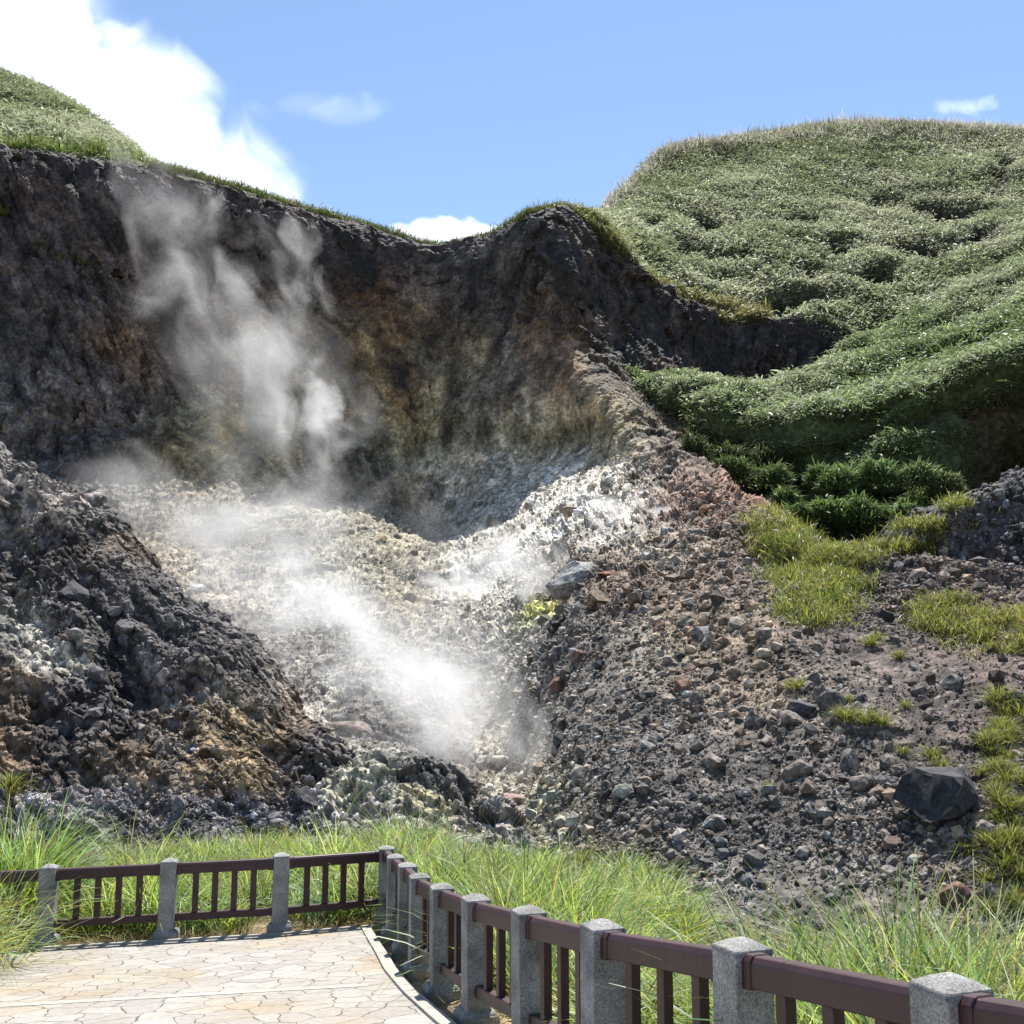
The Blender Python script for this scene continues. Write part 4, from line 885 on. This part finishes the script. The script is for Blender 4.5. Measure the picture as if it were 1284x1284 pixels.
for _ in range(26):
    x_ = rng.uniform(900, 1190); y_ = rng.uniform(585, 690); 
    if x_ < 960 and y_ > 650: y_ -= 40
    s_ = rng.uniform(.6, 1.25); t_ = rng.uniform(.75, 1.15)
    shrub(x_, y_, 71.5 - (y_ - 600) * .035 + (3 if x_ < 980 else 0), s_ * 1.1, s_, (.11 * t_, .15 * t_, .06 * t_), 'leafy green shrub crowded among others in the hollow under the spur', 1100)
for _ in range(16):
    x_ = rng.uniform(850, 1000); y_ = np.interp(x_, [850, 1000], [575, 600]) + rng.uniform(-28, 40); s_ = rng.uniform(.8, 1.5)
    shrub(x_, y_, 82, s_, s_, (.075, .095, .045), 'dark shrub clinging to the shaded face at the left end of the spur', 900)  # low leaf tone carries the shade of the face in its colour
# grass on the slope
SG = [(.16, .17, .05), (.21, .205, .07), (.11, .14, .04), (.26, .22, .10)]
def near(S, x, y, r):
    w = np.zeros(len(S.P))
    return np.exp(-(((S.px - x) / r[0]) ** 2 + ((S.py - y) / r[1]) ** 2) ** 2)
def patch_w(S, lst): return sum(near(S, x, y, (rx, ry)) for x, y, rx, ry in lst) * np.clip(.3 + 3.2 * fbm(S.P * 1.1, 3, 171), 0, 1.2)
wA = patch_w(A, [(965, 655, 26, 18), (985, 690, 34, 22), (1010, 715, 46, 22), (1040, 735, 50, 22), (1030, 765, 46, 20), (1060, 700, 40, 12), (1000, 670, 40, 16)]) * (A.rv < 6.2)
scatter_leaves('slope_grass', A, wA, 8000, 10, .30, .02, 'bright yellow green grass sheet spilling down the gully', SG, (3, 3, 3, 1), (.1, 1.2), 3, spread=.22, mtl=M_GRASS)
wE = patch_w(E, [(1090, 712, 30, 8), (1130, 690, 36, 9), (1170, 664, 40, 9), (1215, 640, 30, 8), (1110, 720, 40, 8)])
scatter_leaves('slope_grass', E, wE, 3000, 10, .30, .02, 'yellow green grass fringe along the top edge of the outcrop', SG, (3, 3, 1, 2), (.1, 1.2), 3, spread=.2, mtl=M_GRASS)
wE2 = patch_w(E, [(1255, 790, 60, 26), (1180, 770, 34, 22), (1280, 770, 40, 20)]); wA2 = patch_w(A, [(1255, 795, 60, 26), (1180, 770, 34, 22), (1290, 800, 40, 20)]) * (A.rv < 5)
scatter_leaves('slope_grass', A, wA2 + 1e-9, 2200, 10, .24, .017, 'yellow grass patch beside the right edge of the slope', SG, (3, 4, 1, 2), (.1, 1.2), 3, spread=.18, mtl=M_GRASS)
scatter_leaves('slope_grass', E, wE2 + 1e-9, 2600, 10, .24, .017, 'yellow grass patch at the foot of the outcrop', SG, (3, 4, 1, 2), (.1, 1.2), 3, spread=.18, mtl=M_GRASS)
TUFT = []
for q in range(5):
    n = 170; ph = rng.uniform(0, 6.283, n); r = np.abs(rng.normal(0, .22, n))
    root = np.stack([r * np.cos(ph), r * np.sin(ph), np.zeros(n) - .05], 1)
    c = np.array(SG)[rng.choice(4, n, p=(.35, .3, .2, .15))] * rng.lognormal(0, .2, n)[:, None]
    v, f, cc = blades(root, ph + rng.normal(0, .5, n), np.clip(r / .5, 0, .8) + .1, rng.uniform(.6, 1.8, n), rng.uniform(.5, 1.1, n), rng.uniform(.02, .045, n), c, 4)
    me = raw_mesh('grass_tussock', v, f, cc.clip(.02, .5), True); me.materials.append(M_GRASS); TUFT.append(me)
def tuft(S, x, y, w, label, group=None, k=None):
    p, n = onsheet(S, x, y); dep = p[1] * CP + (p[2] - EYE) * SP; r = w / F * dep / 1.5
    o = link('grass_tussock', TUFT[rng.integers(5) if k is None else k], None, None, Vector(p), label=label, category='grass tussock')
    if group: o['group'] = group
    o.scale = (r, r, r * rng.uniform(.95, 1.25)); o.rotation_euler = (0, 0, rng.uniform(0, 6.28))
def gt(x, y, S=A): return onsheet(S, x, y)
tuft(A, 727, 1085, 56, 'round yellow green grass tussock alone at the foot of the ravine', k=0)
tuft(A, 905, 1160, 60, 'yellowing tussock beside the upright dark rock', k=1)
tuft(G, 12, 992, 56, 'dried yellow grass tussock at the foot of the left spur', k=2)
lr = 'grass tussocks on the dark right slope'
for x, y, w in [(1062, 900, 47), (1085, 905, 42), (1105, 908, 36), (1048, 897, 28), (1168, 948, 36), (1180, 962, 36), (1190, 973, 30), (1135, 886, 22), (1132, 943, 25), (1000, 862, 30), (1100, 800, 25), (1126, 826, 25), (1090, 808, 30), (1062, 876, 19), (963, 988, 22), (986, 861, 19)]:
    tuft(A, x, y, w, 'yellow green grass tussock rooted between stones of the dark right slope', lr)
for x, y, w in [(rng.normal(1266, 16), rng.uniform(880, 1150), rng.uniform(24, 50)) for _ in range(34)] + [(1252, 882, 51), (1272, 880, 39), (1256, 918, 45), (1270, 925, 36), (1245, 948, 30), (1262, 950, 45), (1262, 985, 51), (1280, 980, 45), (1250, 1003, 42), (1276, 1010, 36), (1248, 1060, 51), (1268, 1055, 54), (1282, 1062, 45), (1258, 1090, 51), (1280, 1100, 45), (1272, 1130, 45), (1240, 1140, 39), (1240, 880, 30), (1285, 1140, 45)]:
    tuft(A, x, y, w, 'green grass tussock in the column of tussocks down the right edge', 'grass tussocks down the right edge of the slope')
for x, y, w in [(50, 309, 18), (92, 322, 14), (106, 332, 16), (122, 330, 12), (78, 322, 12), (3, 268, 22), (118, 300, 8)]:
    tuft(A, x, y, w, 'small green tussock clinging to the dark cliff at the left', 'tussocks on the left cliff')
# ---------------------------------------------------------------- steam
def steam_material(name, dens, scale, radii, thr, soft, aniso, power, seed, stretch=(1, 1, 1), noise_amt=1.0, detail=6., warp=.6):
    m, nt, ns, L = mat(name)
    out = nd(ns, 'ShaderNodeOutputMaterial'); pv = nd(ns, 'ShaderNodeVolumePrincipled')
    pv.inputs['Color'].default_value = (.87, .88, .895, 1); pv.inputs['Anisotropy'].default_value = aniso
    tc = nd(ns, 'ShaderNodeTexCoord')
    ln = nd(ns, 'ShaderNodeVectorMath', operation='LENGTH'); L.new(tc.outputs['Object'], ln.inputs[0])
    fo = nd(ns, 'ShaderNodeMapRange'); fo.inputs[1].default_value = 1.0; fo.inputs[2].default_value = .1; L.new(ln.outputs['Value'], fo.inputs[0])
    pw_ = nd(ns, 'ShaderNodeMath', operation='POWER'); L.new(fo.outputs[0], pw_.inputs[0]); pw_.inputs[1].default_value = power
    sc = nd(ns, 'ShaderNodeVectorMath', operation='MULTIPLY_ADD'); sc.inputs[1].default_value = tuple(r * s for r, s in zip(radii, stretch)); sc.inputs[2].default_value = (seed * 13.7, seed * 7.1, seed * 3.3)
    L.new(tc.outputs['Object'], sc.inputs[0])
    nz = nd(ns, 'ShaderNodeTexNoise', Scale=scale, Detail=detail, Roughness=.58, Distortion=warp); L.new(sc.outputs[0], nz.inputs['Vector'])
    ma = nd(ns, 'ShaderNodeMath', operation='MULTIPLY_ADD'); L.new(nz.outputs[0], ma.inputs[0]); ma.inputs[1].default_value = noise_amt * 2; ma.inputs[2].default_value = -noise_amt - thr
    ad = nd(ns, 'ShaderNodeMath', operation='ADD'); L.new(ma.outputs[0], ad.inputs[0]); L.new(pw_.outputs[0], ad.inputs[1])
    mr = nd(ns, 'ShaderNodeMapRange'); mr.interpolation_type = 'SMOOTHSTEP'; mr.inputs[1].default_value = 0; mr.inputs[2].default_value = soft; mr.inputs[3].default_value = 0; mr.inputs[4].default_value = dens; L.new(ad.outputs[0], mr.inputs[0])
    # nothing leaves the envelope
    en = nd(ns, 'ShaderNodeMapRange'); en.inputs[1].default_value = 0; en.inputs[2].default_value = .15; L.new(fo.outputs[0], en.inputs[0])
    mm = nd(ns, 'ShaderNodeMath', operation='MULTIPLY'); L.new(mr.outputs[0], mm.inputs[0]); L.new(en.outputs[0], mm.inputs[1])
    L.new(mm.outputs[0], pv.inputs['Density']); L.new(pv.outputs[0], out.inputs['Volume'])
    return m
IV2, IF2 = ico(2)
n_st = 0
def steam(p0, p1, rad, dens, label, scale=.25, thr=.15, soft=.5, aniso=.45, power=1., noise_amt=1.0, depth=None, name='steam', detail=6., stretch=(1, 1, 1), warp=.6):
    """ellipsoid whose long axis runs from p0 to p1 (world points)"""
    global n_st; n_st += 1
    p0, p1 = Vector(p0), Vector(p1); ax = p1 - p0; Lh = ax.length / 2
    radii = (rad, depth or rad, Lh)
    o = link(name, raw_mesh(name, IV2 * 1.03, IF2), steam_material('steam', dens, scale, radii, thr, soft, aniso, power, n_st, stretch, noise_amt, detail, warp), None, (p0 + p1) / 2, kind='stuff', label=label)
    z = ax.normalized(); x = Vector((1, 0, 0)); x = (x - z * x.dot(z)).normalized() if abs(z.x) < .95 else Vector((0, 1, 0)); y = z.cross(x)
    o.rotation_euler = Matrix((x, y, z)).transposed().to_euler(); o.scale = radii
    return o
def wisp(*a, **k):
    k.setdefault('noise_amt', 2.0); k.setdefault('soft', 1.0); k.setdefault('stretch', (1, 1, .55)); k.setdefault('warp', 1.1); k.setdefault('detail', 7.)
    return steam(*a, **k)
wisp(at(690, 1010, 39.5), at(330, 670, 67), 7.0, .19, 'dense white steam rising from the ravine in the middle of the slope', scale=.26, thr=.28, depth=2.6)
wisp(at(720, 1000, 41), at(170, 560, 86), 12, .06, 'thin veil of steam drifting up the pale slope', scale=.15, thr=.15, depth=4)
wisp(at(655, 985, 41), at(400, 745, 57), 4.2, .30, 'brightest knot of steam low in the ravine', scale=.36, thr=.42, depth=2.4, soft=.7)
wisp(at(620, 780, 62), at(550, 690, 68), 3.2, .55, 'small white steam puff left of the sulphur vent', scale=.5, thr=.3, depth=2)
wisp(at(710, 785, 58), at(610, 660, 66), 3.4, .6, 'white steam puff over the yellow sulphur vent', scale=.5, thr=.3, depth=2)
wisp(at(920, 710, 56), at(815, 630, 62), 2.1, .9, 'small wisp of steam beside the red brown ridge', scale=.7, thr=.35, depth=1.4)
wisp(at(840, 700, 60), at(750, 620, 66), 2.6, .35, 'faint wisp of steam on the white deposit', scale=.6, thr=.3, depth=1.4)
wisp(at(395, 620, 88), at(320, 390, 97), 5.8, .22, 'thick steam column climbing the foot of the cliff', scale=.30, thr=.28, depth=3)
wisp(at(425, 610, 89), at(392, 440, 96), 2.8, .42, 'bright narrow steam puff at the foot of the cliff', scale=.42, thr=.25, depth=2)
wisp(at(440, 660, 86), at(200, 320, 97), 11, .085, 'thin bluish steam spreading over the lower cliff', scale=.18, thr=.18, depth=3)
wisp(at(370, 500, 94), at(140, 150, 103), 7.5, .12, 'thin steam trail rising up the dark cliff', scale=.22, thr=.28, depth=3)
wisp(at(400, 410, 100), at(360, 260, 106), 3.2, .12, 'faint steam wisp above the cliff ledge', scale=.35, thr=.22, depth=2)
wisp(at(150, 680, 81), at(520, 600, 86), 4.2, .14, 'low steam hanging along the base of the cliff', scale=.26, thr=.22, depth=3)
wisp(at(730, 1050, 31), at(640, 880, 41), 2.2, .12, 'thin steam over the stones at the mouth of the ravine', scale=.6, thr=.22, depth=1.5)
steam(at(556, 672, 172), at(-585, -285, 172), 36, .085, 'huge sunlit steam cloud rising behind the crater rim', scale=.075, thr=.08, soft=.5, aniso=.6, power=.8, noise_amt=1.2, depth=24, name='steam_cloud', detail=9., warp=1.3)
steam(at(450, 312, 900), at(690, 306, 900), 36, .08, 'white cumulus cloud low behind the dip in the rim', scale=.035, thr=.0, soft=.5, aniso=.6, noise_amt=1.3, depth=25, name='cloud', detail=8.)
steam(at(1140, 134, 900), at(1275, 131, 900), 12, .03, 'small lone white cloud above the right hill', scale=.05, thr=.22, soft=.8, aniso=.6, noise_amt=1.3, depth=12, name='cloud')
steam(at(265, 145, 900), at(500, 130, 900), 34, .007, 'faint wispy cloud in the blue sky left of the middle', scale=.02, thr=.3, soft=.9, aniso=.6, noise_amt=1.8, depth=12, name='cloud')
# ---------------------------------------------------------------- light, sky, camera
SUN_EL, SUN_AZ = math.radians(62), math.radians(12)     # azimuth clockwise from +Y
w = bpy.data.worlds.new('World'); SC.world = w; w.use_nodes = True
ns, L = w.node_tree.nodes, w.node_tree.links; ns.clear()
o = nd(ns, 'ShaderNodeOutputWorld'); bg = nd(ns, 'ShaderNodeBackground'); bg.inputs[1].default_value = .088
sky = nd(ns, 'ShaderNodeTexSky'); sky.sky_type = 'NISHITA'; sky.sun_disc = False; sky.sun_elevation = SUN_EL; sky.sun_rotation = SUN_AZ
sky.altitude = 800; sky.air_density = 1.0; sky.dust_density = .15; sky.ozone_density = 1.1
L.new(sky.outputs[0], bg.inputs[0]); L.new(bg.outputs[0], o.inputs[0])
sl = bpy.data.lights.new('sun', 'SUN'); sl.energy = 4.4; sl.angle = math.radians(.53); sl.color = (1, .955, .88)
so = bpy.data.objects.new('sun', sl); COL.objects.link(so)
sd = Vector((math.sin(SUN_AZ) * math.cos(SUN_EL), math.cos(SUN_AZ) * math.cos(SUN_EL), math.sin(SUN_EL)))
so.rotation_euler = sd.to_track_quat('Z', 'Y').to_euler(); so.location = (0, 0, 60)
cd = bpy.data.cameras.new('camera'); cam = bpy.data.objects.new('camera', cd); COL.objects.link(cam)
cd.sensor_width = 36; cd.lens = 36 * F / 1284; cd.clip_start = .1; cd.clip_end = 20000
cam.location = (0, 0, EYE); cam.rotation_euler = (math.pi / 2 + PITCH, 0, 0); SC.camera = cam
vs = SC.view_settings; vs.view_transform = 'Standard'; vs.look = 'None'; vs.gamma = 1; vs.exposure = 1.15; vs.use_curve_mapping = False
cy = SC.cycles; cy.use_denoising = True; cy.max_bounces = 10; cy.diffuse_bounces = 3; cy.glossy_bounces = 2; cy.transmission_bounces = 3; cy.transparent_max_bounces = 16
cy.volume_bounces = 6; cy.volume_step_rate = 1.0; cy.volume_max_steps = 256; cy.sample_clamp_indirect = 6
